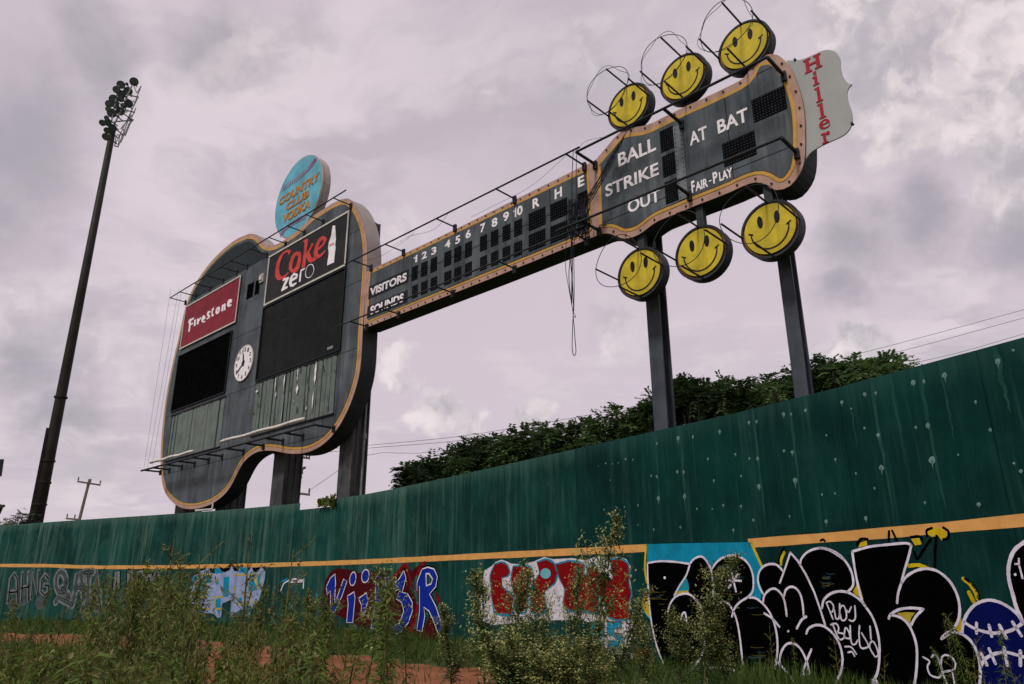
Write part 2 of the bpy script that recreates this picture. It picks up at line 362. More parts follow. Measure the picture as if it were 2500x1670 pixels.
# ------------------------------------------------------------------ ground
# outfield wall in plan: photo sight lines of its top edge at 4.9 m
WH = 4.9
top_px = [(2500, 823), (2200, 905), (1985, 962), (1800, 1008), (1610, 1050), (1400, 1097), (1200, 1142), (1050, 1175), (900, 1206), (815, 1219), (700, 1232), (600, 1241), (500, 1249), (400, 1256), (300, 1262.5), (200, 1269), (100, 1276), (0, 1283)]
pw = []
for x, y in top_px:
    r = ray(x, y); k = (WH-EYE)/r.z; pw.append((r.x*k, r.y*k))
d0 = np.array(pw[0])-np.array(pw[1]); pw = [tuple(np.array(pw[0])+d0*2.2)] + pw
d1 = np.array(pw[-1])-np.array(pw[-2]); pw = pw + [tuple(np.array(pw[-1])+d1*3)]
# smooth, then chords one plywood panel (2.44 m) long
dense = crom(pw, 10); dn = np.array(dense)
for _ in range(40): dn[1:-1] = .25*dn[:-2]+.5*dn[1:-1]+.25*dn[2:]
LL = np.r_[0, np.cumsum(np.hypot(*np.diff(dn, axis=0).T))]
PANEL = 2.44; npan = int(LL[-1]/PANEL)
uu = np.arange(npan+1)*PANEL
WP = np.stack([np.interp(uu, LL, dn[:, 0]), np.interp(uu, LL, dn[:, 1])], 1)
WU = np.r_[0, np.cumsum(np.hypot(*np.diff(WP, axis=0).T))]
def wall_uv(x, y):
    """(u along the wall, z) where the sight line of a photo pixel meets the wall"""
    r = ray(x, y)
    for i in range(npan):
        p, q = WP[i], WP[i+1]; e = q-p; den_ = r.x*e[1]-r.y*e[0]
        if abs(den_) < 1e-9: continue
        t = (p[0]*e[1]-p[1]*e[0])/den_; w = (p[0]*r.y-p[1]*r.x)/den_
        if t > 0 and -1e-6 <= w <= 1+1e-6: return (WU[i]+w*(WU[i+1]-WU[i]), EYE+r.z*t)
    return None
def wall_pos(u, z, off=0.0):
    i = int(np.clip(np.searchsorted(WU, u)-1, 0, npan-1)); p, q = WP[i], WP[i+1]; e = (q-p)/np.linalg.norm(q-p); nrm = np.array([-e[1], e[0]])
    if nrm @ (p+q) > 0: nrm = -nrm              # towards the field
    c = p+e*(u-WU[i])+nrm*off; return (float(c[0]), float(c[1]), float(z))

def ground_mat(name, cols, scale=.5, bump=.4, fine=25):
    m = bpy.data.materials.new(name); m.use_nodes = True; T = NT(m.node_tree); T.n.clear()
    out = T.new('ShaderNodeOutputMaterial'); p = T.new('ShaderNodeBsdfPrincipled'); pos = T.new('ShaderNodeNewGeometry').outputs['Position']
    f, _ = T.noise(pos, scale, 7, .6); g, _ = T.noise(pos, fine, 5, .65); h, _ = T.noise(pos, scale*4, 5, .6)
    c = T.mix(T.ramp(f, .35, .65), cols[0], cols[1]); c = T.mix(T.ramp(h, .5, .75, 0, .7), c, cols[2]); c = T.mix(T.ramp(g, .4, .8, 0, .45), c, tuple(x*.55 for x in cols[0]))
    T.put(p.inputs['Base Color'], c); p.inputs['Roughness'].default_value = .95; p.inputs['Specular IOR Level'].default_value = .1
    b = T.new('ShaderNodeBump'); b.inputs['Strength'].default_value = bump; b.inputs['Distance'].default_value = .04; T.put(b.inputs['Height'], g); T.l.new(b.outputs[0], p.inputs['Normal']); T.l.new(p.outputs[0], out.inputs[0]); return m
M_GROUND = ground_mat('ground_grass', [(.035, .05, .016), (.06, .07, .022), (.09, .075, .035)])
M_DIRT = ground_mat('track_dirt', [(.215, .082, .040), (.29, .120, .062), (.16, .066, .034)], .9, .9, 34)
g = MB(); N = 24
for i in range(N+1):
    for j in range(N+1): g.v.append((-900+1800*i/N, -300+1800*j/N, 0))
for i in range(N):
    for j in range(N): g.f.append((i*(N+1)+j, (i+1)*(N+1)+j, (i+1)*(N+1)+j+1, i*(N+1)+j+1))
tag(g.build('ground', M_GROUND), kind='structure')
# clay warning track curving along the foot of the wall
def track_band(u):
    k = float(np.clip((u-WU[4])/45, 0, 1)); jig = .25*math.sin(u*1.7)+.18*math.sin(u*4.3+1)+.1*math.sin(u*9.1)
    return 2.9+5.4*k+jig, 8.3+2.2*k-jig*1.4+.2*math.sin(u*2.9)
g = MB(); us = np.arange(0.0, WU[-1], .4); cols = 6
def wall_nrm_smooth(u):
    a = np.array(wall_pos(max(0, u-3), 0)[:2]); b = np.array(wall_pos(min(WU[-1], u+3), 0)[:2]); e = (b-a)/np.linalg.norm(b-a); n_ = np.array([-e[1], e[0]]); return n_ if n_ @ (a+b) < 0 else -n_
for u in us:
    c = np.array(wall_pos(u, 0)[:2]); n_ = wall_nrm_smooth(u); f0, f1 = track_band(u)
    for k in range(cols+1):
        q = c+n_*(f0+(f1-f0)*k/cols); g.v.append((q[0], q[1], .006+.03*math.sin(math.pi*k/cols)))
for i in range(len(us)-1):
    for k in range(cols): a = i*(cols+1)+k; g.f.append((a, a+1, a+cols+2, a+cols+1))
tag(g.build('warning_track', M_DIRT, smooth=True), kind='structure')

# ------------------------------------------------------------------ outfield wall
wall = empty('outfield_wall', wall_pos(WU[npan//2], 0), 'tall curved green plywood outfield wall with an orange home run line and graffiti', 'wall')
worg = wall.location
u_new = wall_uv(1460, 1200)[0]; u_n0 = wall_uv(813, 1212)[0]; u_n1 = wall_uv(731, 1232)[0]
for i in range(npan):
    p, q = WP[i], WP[i+1]; e = (q-p)/np.linalg.norm(q-p); n_ = np.array([-e[1], e[0]]); n_ = n_ if n_ @ (p+q) < 0 else -n_
    mb = MB(); gap = .005
    segs = [(WU[i]+gap, WU[i+1]-gap, WH)]
    if WU[i] < u_n1 and WU[i+1] > u_n0:       # a short run with its top broken off
        cut = sorted({WU[i]+gap, min(max(u_n0, WU[i]+gap), WU[i+1]-gap), min(max(u_n1, WU[i]+gap), WU[i+1]-gap), WU[i+1]-gap})
        segs = [(a, b, 4.62 if u_n0-.01 <= (a+b)/2 <= u_n1+.01 else WH) for a, b in zip(cut, cut[1:]) if b-a > .02]
    wob = random.uniform(-.002, .002)
    for a, b, h in segs:
        A = p+e*(a-WU[i])+n_*wob; B = p+e*(b-WU[i])+n_*wob; back = -n_*.04
        mb.add([(*A, -.05), (*B, -.05), (*B, h), (*A, h), (*(A+back), -.05), (*(B+back), -.05), (*(B+back), h), (*(A+back), h)],
               [(0, 1, 2, 3), (5, 4, 7, 6), (4, 0, 3, 7), (1, 5, 6, 2), (3, 2, 6, 7), (0, 4, 5, 1)])
    mb.build('wall_panel', M_WALLNEW if (WU[i]+WU[i+1])/2 < u_new else (M_WALLMID if (WU[i]+WU[i+1])/2 < u_new+7.5 else M_WALLOLD), wall, org=worg)
mb = MB()                                                            # studs behind the sheets
for i in range(npan+1):
    n_ = wall_nrm_smooth(WU[i]); c = WP[i]-n_*.12; mb.obox((c[0], c[1], 2.25), (n_[0]*.07, n_[1]*.07, 0), (-n_[1]*.05, n_[0]*.05, 0), (0, 0, 2.25))
mb.build('stud', M_WOOD, wall, org=worg)

def wall_sheet(name, polys, m, off, label=None, parent=None, holes=None):
    """flat paint on the wall: polygons in (u, z), cut at the panel joints, laid just proud of the boards"""
    bm = bmesh.new()
    for poly in polys:
        if len(poly) < 3: continue
        hs = holes or []
        pts = [p for L in [poly]+hs for p in L]
        tri = tessellate_polygon([[Vector((p[0], p[1], 0)) for p in L] for L in [poly]+hs]); vs = [bm.verts.new((p[0], p[1], 0)) for p in pts]
        for t in tri:
            try: bm.faces.new([vs[k] for k in t])
            except ValueError: pass
    us_ = [v.co.x for v in bm.verts]
    if not us_: return None
    for w in WU:
        if min(us_) < w < max(us_):
            bmesh.ops.bisect_plane(bm, geom=bm.verts[:]+bm.edges[:]+bm.faces[:], plane_co=(w, 0, 0), plane_no=(1, 0, 0), dist=1e-6)
    mb = MB(); bm.verts.index_update(); bm.faces.ensure_lookup_table()
    for f in bm.faces:
        cu = sum(v.co.x for v in f.verts)/len(f.verts); i = int(np.clip(np.searchsorted(WU, cu)-1, 0, npan-1)); p, q = WP[i], WP[i+1]; e = (q-p)/np.linalg.norm(q-p); n_ = np.array([-e[1], e[0]]); n_ = n_ if n_ @ (p+q) < 0 else -n_
        P = []
        for v in f.verts: c = p+e*(v.co.x-WU[i])+n_*off; P.append((c[0], c[1], v.co.y))
        a = Vector(P[1])-Vector(P[0]); b = Vector(P[2])-Vector(P[0])
        if a.cross(b).dot(Vector((n_[0], n_[1], 0))) < 0: P = P[::-1]
        mb.add(P, [tuple(range(len(P)))])
    bm.free()
    if not mb.f: return None
    o = mb.build(name, m, parent or wall, org=worg)
    if label: o['label'] = label
    return o
def uvs(px): return [q for q in (wall_uv(x, y) for x, y in px) if q]
def ribbon(pts, w, smooth=True, k=5, closed=False):
    P = crom(pts, k, closed) if smooth and len(pts) > 2 else [tuple(p) for p in pts]
    out = []; n = len(P); polys = []
    L = []; R = []
    for i in range(n):
        t = np.array(P[(i+1) % n] if closed else P[min(i+1, n-1)])-np.array(P[i-1] if closed else P[max(i-1, 0)]); l = np.linalg.norm(t); t = t/l if l > 1e-9 else np.array([1, 0]); s = np.array([-t[1], t[0]])*w/2*random.uniform(.88, 1.1)
        L.append(tuple(np.array(P[i])+s)); R.append(tuple(np.array(P[i])-s))
    for i in range(n if closed else n-1): j = (i+1) % n; polys.append([L[i], L[j], R[j], R[i]])
    for i in ([] if closed else [0, n-1]):
        polys.append([(P[i][0]+w/2*math.cos(a), P[i][1]+w/2*math.sin(a)) for a in np.arange(8)*math.pi/4])
    return polys
def ell(cx, cy, rx, ry, n=20, rot=0):
    c, s = math.cos(rot), math.sin(rot)
    return [(cx+rx*math.cos(t)*c-ry*math.sin(t)*s, cy+rx*math.cos(t)*s+ry*math.sin(t)*c) for t in np.arange(n)*2*math.pi/n]
# home run line: measured centre line, 17 cm wide, interrupted where the blue graffiti covers it
line_px = [(2560, 1263), (2500, 1270), (2200, 1298), (1990, 1314.5), (1850, 1325), (1720, 1331), (1575, 1338), (1400, 1347), (1200, 1356.5), (1072, 1363), (900, 1371), (750, 1376.5), (600, 1381), (400, 1384.5), (250, 1385), (180, 1383.5), (120, 1381), (0, 1380.5), (-60, 1381)]
lu = [q for q in (wall_uv(x, y) for x, y in line_px) if q]
lu = [(u-.0, z) for u, z in lu]
lu.insert(0, (lu[0][0]-3, lu[0][1]))
uu_ = np.arange(lu[0][0], lu[-1][0], .15); zz_ = np.interp(uu_, [p[0] for p in lu], [p[1] for p in lu])
gap0 = wall_uv(1830, 1330)[0]; gap1 = wall_uv(1578, 1338)[0]
polys = []
for i in range(len(uu_)-1):
    if gap0 < uu_[i] < gap1: continue
    w = .083*(1+.05*math.sin(uu_[i]*3)); polys.append([(uu_[i], zz_[i]-w), (uu_[i+1], zz_[i+1]-w), (uu_[i+1], zz_[i+1]+w), (uu_[i], zz_[i]+w)])
wall_sheet('home_run_line', polys, M_LINE, .004)
# pale filler spots and run marks
zA = Zm(1600, 740, .3833); zB = Zm(1000, 1050, .2555)
spots = [(1335,580,12),(1405,572,9),(1188,632,12),(1248,672,6),(957,683,10),(818,708,14),(865,706,8),(597,760,10),(645,755,9),(410,818,10),(240,852,9),(145,860,14),(10,895,8),(1643,505,14),(1710,498,10),(1843,458,15),(2180,372,16),(2280,300,8),(1333,795,8),(1420,842,12),(1440,1048,16),(1660,790,9),(1737,780,13),(1762,998,20),(2133,808,10),(2040,628,8),(1090,842,6),(1148,995,8),(820,940,9),(873,950,11),(890,1130,17),(600,990,8),(652,990,11),(660,1170,14),(510,963,8),(335,993,8),(373,1130,8),(547,1103,7),(140,1075,9),(180,1075,9),(187,1230,14),(10,1105,9),(20,1245,14),(433,1288,8),(547,1293,8),(1278,1085,7),(1397,1180,7),(1145,1212,6),(1062,1220,7),(1342,1370,12),(1088,1392,12),(625,1382,8),(2060,1282,12),(2330,1070,10),(2285,1020,7),(1718,1270,7),(855,1358,7),(160,1427,8),(498,1445,8),(265,1310,6),(363,1312,5),(1930,965,6)]
spotsB = [(1875,318,9),(1940,322,7),(1995,312,7),(2065,280,11),(2135,283,8),(1805,345,5),(1920,480,6),(2310,435,10),(1860,760,8),(1985,742,9),(2055,735,8),(2183,720,10),(1840,938,6),(1980,925,6),(2032,922,6),(2183,905,7),(2335,950,10)]
polys = []
for zz, L, s in ((zA, spots, .3833), (zB, spotsB, .2555)):
    for x, y, r in L:
        q = wall_uv(*zz((x, y))[0])
        if not q: continue
        pos = wall_pos(*q); D = math.hypot(pos[0], pos[1]); R = r*s/FPX*D*1.02
        if r > 6:      # soft drip under the larger ones
            polys.append([(q[0]-R*.25, q[1]), (q[0]+R*.3, q[1]), (q[0]+R*.12, q[1]-R*random.uniform(1.5, 3))])
        polys.append([(q[0]+R*random.uniform(.7, 1.1)*math.cos(t), q[1]+R*random.uniform(.8, 1.3)*math.sin(t)) for t in np.arange(9)*2*math.pi/9])
tag(wall_sheet('filler_spot', polys, G['spot'], .004), kind='stuff')
polys = []
for pts, w in [(((1358,488),(1425,790),(1480,1080),(1540,1440)), .05), (((1662,425),(1735,760),(1800,1040),(1870,1340)), .06), (((838,650),(880,880),(925,1180),(965,1461)), .05), (((622,690),(655,960),(690,1230),(715,1461)), .045), (((150,850),(185,1060),(205,1290),(215,1461)), .05), (((1490,560),(1550,720),(1600,1050)), .03), (((1800,420),(1860,700),(1920,900)), .025), (((0,900),(30,1200),(42,1461)), .04), (((540,700),(560,1100)), .03), (((2150,300),(2210,560),(2290,700)), .06), (((1255,640),(1275,940)), .02), (((240,850),(262,1200)), .02)]:
    q = uvs(zA(*pts))
    if len(q) < 2: continue
    um = np.mean([p[0] for p in q]); P = [(um+random.uniform(-.02, .02), p[1]) for p in q]
    P = [(um, WH-.03)]+[p for p in P[1:]]
    P = [(np.interp(t, np.linspace(0, 1, len(P)), [p[0] for p in P])+random.uniform(-.012, .012), np.interp(t, np.linspace(0, 1, len(P)), [p[1] for p in P])) for t in np.linspace(0, 1, 14)]; n_ = len(P)-1
    Lr = [(p[0]-w*(1-i/n_)**.6*random.uniform(.35, 1.1), p[1]) for i, p in enumerate(P)]; Rr = [(p[0]+w*(1-i/n_)**.6*random.uniform(.35, 1.1)+.001, p[1]) for i, p in enumerate(P)]
    polys.append(Lr+Rr[::-1])
tag(wall_sheet('run_mark', polys, G['drip'], .003), kind='stuff')

# ------------------------------------------------------------------ graffiti (paint on the wall: parts of it)
def fills(name, m, off, *pxpolys, label=None, smooth=0, holes=None):
    P = []
    for pp in pxpolys:
        q = uvs(pp)
        if len(q) >= 3: P.append(crom(q, smooth, True) if smooth else q)
    return wall_sheet(name, P, m, off, label, holes=holes)
def strokes(name, m, off, w, *lines, smooth=True, label=None):
    P = []
    for L in lines:
        q = uvs(L)
        if len(q) >= 2: P += ribbon(q, w, smooth)
    return wall_sheet(name, P, m, off, label)
z3 = Zm(1500, 1200, .42589); z2 = Zm(1560, 1320, .22321); z4 = Zm(2000, 1270, .2551); z5 = Zm(1050, 1250, .2679); z6 = Zm(750, 1370, .1913); z7 = Zm(420, 1360, .16184); z8 = Zm(0, 1340, .17036)
# the big black piece
fills('graffiti_backing', G['cyan'], .004, z3((188,302),(330,298),(560,294),(782,290),(855,440),(840,600),(840,640),(560,640),(188,480)), label='turquoise paint field behind the black letters')
fills('graffiti_backing', G['yellow'], .005, z2((92,540),(52,580),(32,660),(46,740),(82,810),(125,850)), z2((500,1600),(560,1470),(640,1420),(760,1470),(1000,1420),(1100,1470),(1060,1600)), z4((376,262),(395,215),(455,195),(462,240)), z4((880,178),(960,170),(982,230),(920,242)), z4((1030,130),(1060,85),(1120,70),(1180,80),(1230,130),(1220,170),(1175,195),(1140,150),(1080,160)), z4((320,690),(380,590),(425,760)), z4((1290,1070),(1355,900),(1385,1080)), label='yellow paint patches round the black letters')
blk = z3((192,405),(330,402),(435,415),(460,385),(495,370),(530,390),(553,440),(575,405),(620,375),(680,367),(740,385),(785,430),(800,490),(795,550),(770,590),(790,612),(835,630),(860,575),(830,520),(828,470),(850,430),(890,413),(930,418),(962,448),(1010,350),(1065,415),(1080,385),(1120,345),(1180,325),(1250,335),(1310,370),(1355,430),(1376,500),(1362,560),(1385,600),(1430,620),(1395,500),(1365,345),(1400,328),(1550,305),(1690,295),(1703,312),(1680,400),(1655,500),(1690,475),(1740,452),(1800,443),(1870,455),(1930,510),(1970,590),(1984,680),(1975,750),(1940,805),(2010,830),(2060,900),(2090,980),(2097,1060),(2097,1180),(740,1180),(735,1060),(600,1015),(480,1020),(440,1040),(355,1052),(320,1035),(270,980),(235,850),(215,700),(203,560))
fills('graffiti_fill', G['black'], .007, blk, label='black letter fill of the largest graffiti piece')
fills('graffiti_detail', G['ochre'], .009, z4((745,890),(830,880),(920,885),(880,940),(870,1000),(800,930)), z2((390,600),(440,550),(540,545),(560,590),(470,575)))
fills('graffiti_detail', G['teal'], .009, z2((400,560),(450,490),(520,400),(545,470),(550,545),(450,550)))
sweep = []
for _ in range(70):
    cx, cy, w = random.choice([(230, 680, 120), (240, 560, 150), (1000, 330, 180), (1000, 520, 180), (1250, 760, 150), (960, 1300, 190), (1300, 1250, 150), (2060, 440, 100), (1380, 1380, 100), (980, 430, 190)])
    x = cx+random.uniform(-.4, .4)*w; y = cy+random.uniform(-90, 90); l = random.uniform(.2, .6)*w; sweep.append(z2((x-l, y-3), (x, y+4), (x+l, y-2)))
strokes('graffiti_sweep', mat('spray_dim_ochre', (.06, .05, .008), .5), .009, .012, *sweep[:42]); strokes('graffiti_sweep', mat('spray_dim_teal', (.008, .04, .055), .5), .009, .012, *sweep[42:])
S2 = [((95,245),(230,225),(400,232),(560,255)),((95,245),(100,400),(110,600),(130,820),(165,1020),(220,1220),(290,1380),(350,1460),(400,1490)),((560,255),(600,205),(660,175),(710,185),(760,250),(795,330),(810,450),(820,600),(830,780),(835,1000)),((560,260),(520,380),(450,490),(390,600)),((320,770),(350,680),(410,610),(490,580),(560,590),(620,640),(680,730),(715,850),(730,960),(725,1100),(695,1240),(620,1360),(560,1430),(490,1470)),((800,310),(850,240),(930,180),(1030,160),(1130,190),(1210,270),(1250,380),(1255,500),(1240,570),(1190,620),(1110,670),(1050,740),(1020,830)),((835,760),(860,700),(920,670),(980,690),(1040,780),(1080,900),(1110,1080),(1130,1270),(1140,1440)),((1200,620),(1280,630),(1360,690),(1430,780),(1480,890),(1510,1020),(1520,1150),(1510,1290),(1480,1420),(1420,1530)),((1360,580),(1320,500),(1305,420),(1320,340),(1370,280),(1440,255),(1510,265),(1560,310),(1575,330)),((1765,270),(1780,200),(1840,130),(1930,90),(2020,85),(2120,120),(2240,200)),((1360,680),(1375,600),(1430,540),(1490,525),(1550,570),(1590,640),(1610,740),(1620,820)),((1590,610),(1610,540),(1660,505),(1720,520),(1770,590),(1795,700),(1805,820)),((1835,830),(1780,870),(1730,960)),((1375,795),(1460,850),(1540,940)),((1835,1015),(1860,960),(1930,925),(2010,930),(2090,980),(2160,1060),(2210,1170),(2230,1290),(2215,1420),(2160,1550),(2120,1640)),((1550,1450),(1545,1320),(1560,1220),(1610,1140),(1670,1120),(1740,1150),(1800,1230),(1850,1360),(1870,1500)),((1890,1190),(1840,1310),(1790,1450),(1740,1560)),((1500,1310),(1580,1390),(1700,1540)),((1790,1440),(1900,1560),(1960,1640)),((640,1405),(760,1395),(880,1390),(1000,1405),(1100,1440),(1140,1450)),((460,870),(480,800),(510,790),(525,880)),((1110,1480),(1165,1535))]
S4 = [((790,600),(850,530),(940,480),(1040,465),(1140,490),(1240,570),(1310,680),(1345,800),(1345,920),(1310,1010),(1260,1070),(1175,1135)),((690,905),(780,930),(850,990),(900,1080),(935,1200),(940,1340),(930,1480),(910,1600)),((1180,1125),(1230,1080),(1290,1068),(1370,1090),(1450,1150),(1510,1250),(1540,1370),(1545,1480),(1540,1620)),((0,265),(80,275),(180,320),(260,400),(310,490),(330,580),(320,640),(270,690)),((30,840),(50,760),(120,700),(210,680),(300,700),(390,760),(450,830)),((320,300),(340,440),(370,600),(410,760),(450,830),(510,920),(555,1040),(580,1180),(580,1320),(560,1460),(510,1560)),((885,240),(860,350),(820,480),(790,600),(760,700),(750,790)),((670,940),(690,900),(770,855),(880,840),(1000,850)),((1000,850),(930,920),(880,1010)),((320,300),(480,255),(650,235),(830,220),(885,240)),((510,1530),(560,1620)),((540,1520),(590,1610))]
strokes('graffiti_outline', G['white'], .011, .040, *[z2(*s) for s in S2], *[z4(*s) for s in S4], label='white outline of the black letters')
strokes('graffiti_outline', G['white'], .011, .040, z2((1545,460),(1600,310),(1660,130)), z2((1660,130),(1740,220),(1830,370),(1920,560),(1990,760),(2040,920)), smooth=False)
strokes('graffiti_star', G['white'], .011, .042, z2((960,430),(1120,440)), z2((1015,340),(1065,555)), z2((1080,370),(985,515)), smooth=False)
fills('graffiti_dot', G['white'], .011, z2(*ell(285, 405, 13, 16, 10)), z2(*ell(1637, 990, 12, 14, 10)), z4(*ell(1880, 520, 14, 14, 10)))
strokes('graffiti_tag', G['white'], .011, .026, *[z4(*s) for s in [((135,945),(85,820),(75,790),(110,780),(140,820),(135,870),(115,880)),((150,860),(165,940),(195,925),(200,800)),((200,940),(205,840),(240,820),(265,900),(255,950),(220,955),(205,900)),((255,850),(285,880),(310,830)),((345,820),(350,930),(325,965),(290,955)),((115,1000),(165,990),(190,1030),(180,1075)),((130,990),(190,1130),(235,1130),(240,1090),(180,1075)),((240,1130),(255,1030),(290,1075),(295,1130),(250,1125)),((300,1010),(305,1130),(320,1185),(350,1185),(372,1150)),((390,1010),(385,1100),(400,1215),(455,1220),(472,1190),(410,1080)),((490,1015),(500,1140)),((540,1310),(492,1230),(490,1180),(520,1160),(558,1230),(568,1290),(540,1310)),((250,1210),(310,1215),(360,1280)),((280,1265),(318,1260),(342,1300)),((1000,1310),(1060,1350),(1040,1400),(1060,1470),(1110,1500),(1160,1500),(1180,1440),(1150,1340),(1110,1285),(1080,1310)),((1170,1380),(1180,1310),(1220,1290),(1280,1320),(1310,1380),(1290,1430),(1200,1450)),((1150,1340),(1190,1470),(1230,1568)),((1280,1460),(1300,1568)),((1880,420),(1915,430),(1950,555)),((1915,430),(1915,370))]], label='white scribbled words play ball with an exclamation mark')
fills('graffiti_ball', G['navy'], .009, z4((1375,1090),(1385,980),(1420,890),(1490,810),(1580,770),(1680,770),(1780,810),(1870,870),(1930,950),(1965,1000),(2060,1010),(2060,1640),(1545,1640),(1545,1400),(1500,1250),(1440,1150)), label='dark blue painted baseball')
strokes('graffiti_ball_seam', G['white'], .012, .042, *[z4(*s) for s in [((1370,1090),(1385,980),(1430,880),(1510,800),(1620,765),(1730,785),(1830,840),(1910,910),(1955,985)),((1390,975),(1480,1030),(1600,1070),(1720,1080),(1850,1050),(1960,980)),((1510,985),(1510,1080)),((1630,1005),(1655,1110)),((1730,1005),(1795,1125)),((1855,975),(1940,1105)),((1555,1400),(1590,1330),(1680,1280),(1790,1265),(1900,1290),(2000,1320)),((1550,1270),(1610,1385)),((1630,1230),(1690,1370)),((1775,1220),(1805,1390)),((1930,1250),(1930,1390))]])
fills('graffiti_fill', G['black'], .008, z4((1990,200),(1890,270),(1840,350),(1815,470),(1825,590),(1860,720),(1890,830),(1945,960),(2080,960),(2080,180)))
strokes('graffiti_outline', G['white'], .012, .05, z4((1990,195),(1890,268),(1840,350),(1815,470),(1825,590),(1860,720),(1890,830),(1945,960)))
strokes('graffiti_edge', G['yellow'], .006, .055, z3((182,308),(178,380),(176,440),(186,520)), z3((785,292),(815,360),(852,440)), z4((860,437),(950,430),(1040,458)), z4((1380,560),(1450,620),(1500,700),(1515,750)), z4((1435,690),(1480,780)), z2((1590,130),(1560,200),(1555,260)))
strokes('graffiti_edge', G['cyan'], .006, .03, z2((92,540),(52,580),(32,660),(46,740),(82,810),(125,860)))
strokes('graffiti_edge', G['black'], .006, .04, *[z4(*s) for s in [((1035,150),(1030,100),(1080,75)),((1190,70),(1240,110),(1230,170),(1190,185)),((670,105),(668,205)),((700,100),(745,195)),((1070,180),(1000,280),(940,370),(910,300)),((1125,150),(1110,300),(1110,450)),((360,230),(400,180),(465,180)),((880,160),(960,155),(985,185)),((1400,560),(1470,620),(1520,700),(1530,750)),((15,195),(40,185),(55,200))]], z2((1585,80),(1540,180),(1530,270)))
# foot of the wall left of it
fills('graffiti_patch', G['brick'], .004, z5((1870,1290),(1900,1250),(1950,1240),(2000,1270),(2053,1400),(2120,1540),(1960,1560),(1890,1450)))
fills('graffiti_patch', mat('primer_grey', (.33, .32, .31), .7, .15), .004, z5((1600,1250),(1700,1245),(1850,1290),(1870,1290),(1860,1410),(1750,1410),(1650,1380),(1620,1300)))
# red and white piece
fills('graffiti_backing', G['offwhite'], .004, z5((440,900),(455,780),(490,700),(480,610),(500,530),(560,495),(600,455),(650,435),(700,450),(740,470),(830,480),(950,450),(1040,410),(1120,430),(1300,420),(1420,440),(1500,410),(1580,405),(1640,420),(1720,405),(1790,430),(1832,500),(1820,600),(1845,740),(1822,840),(1856,930),(1850,985),(1840,1200),(1790,1250),(1600,1240),(1480,1010),(1350,980),(1000,990),(700,1020),(560,1030),(480,990)), label='off white cloud behind the red letters')
RL = [((590,480),(650,460),(700,480),(725,540),(710,580),(655,600),(660,680),(700,720),(760,780),(740,930),(600,920),(570,820),(560,700),(550,580)), ((980,460),(1060,435),(1130,470),(1160,560),(1140,640),(1080,690),(1040,740),(1060,880),(1000,935),(930,900),(920,780),(950,640),(1000,560)), ((1150,480),(1280,450),(1400,480),(1400,560),(1430,600),(1420,760),(1400,880),(1300,900),(1220,860),(1230,700),(1180,600)), ((1640,440),(1740,430),(1800,470),(1820,560),(1810,640),(1835,740),(1810,840),(1835,930),(1830,970),(1700,980),(1630,950),(1610,880),(1550,760),(1520,760),(1540,900),(1480,920),(1405,890),(1415,760),(1425,620),(1440,520),(1490,470),(1560,560),(1660,620),(1670,560)), ((760,500),(860,490),(930,520),(900,640),(880,900),(800,900),(770,760),(740,600))]
strokes('graffiti_outline', G['cyan'], .006, .07, *[z5(*(r+(r[0],))) for r in RL], label='cyan outline of the red letters')
fills('graffiti_fill', G['red'], .009, *[z5(*r) for r in RL], label='red letter fill on the off white cloud')
fills('graffiti_dot', mat('spray_skyblue', (.12, .38, .44), .5), .011, z5(*ell(1055, 560, 48, 48, 16)))
fills('graffiti_fill', G['cyan'], .009, z5((1475,1000),(1590,1000),(1590,1235),(1470,1235)), z5((1615,1000),(1750,1000),(1750,1060),(1680,1065),(1682,1100),(1750,1110),(1775,1160),(1770,1235),(1620,1238),(1620,1170),(1690,1165),(1690,1140),(1612,1120)))
strokes('graffiti_outline', G['brick'], .011, .02, *[z5(*s) for s in [((1470,1000),(1590,1000)),((1500,1070),(1590,1060)),((1500,1150),(1590,1150)),((1615,1000),(1750,1000),(1750,1060),(1680,1065),(1682,1100),(1750,1110),(1775,1160)),((1590,1000),(1590,1235))]], smooth=False)
strokes('graffiti_outline', G['black'], .011, .04, *[z5(*s) for s in [((1780,985),(1810,1020),(1845,1000)),((1830,1005),(1890,1015),(1945,1020)),((1870,1020),(1830,1100),(1840,1160),(1880,1190))]])
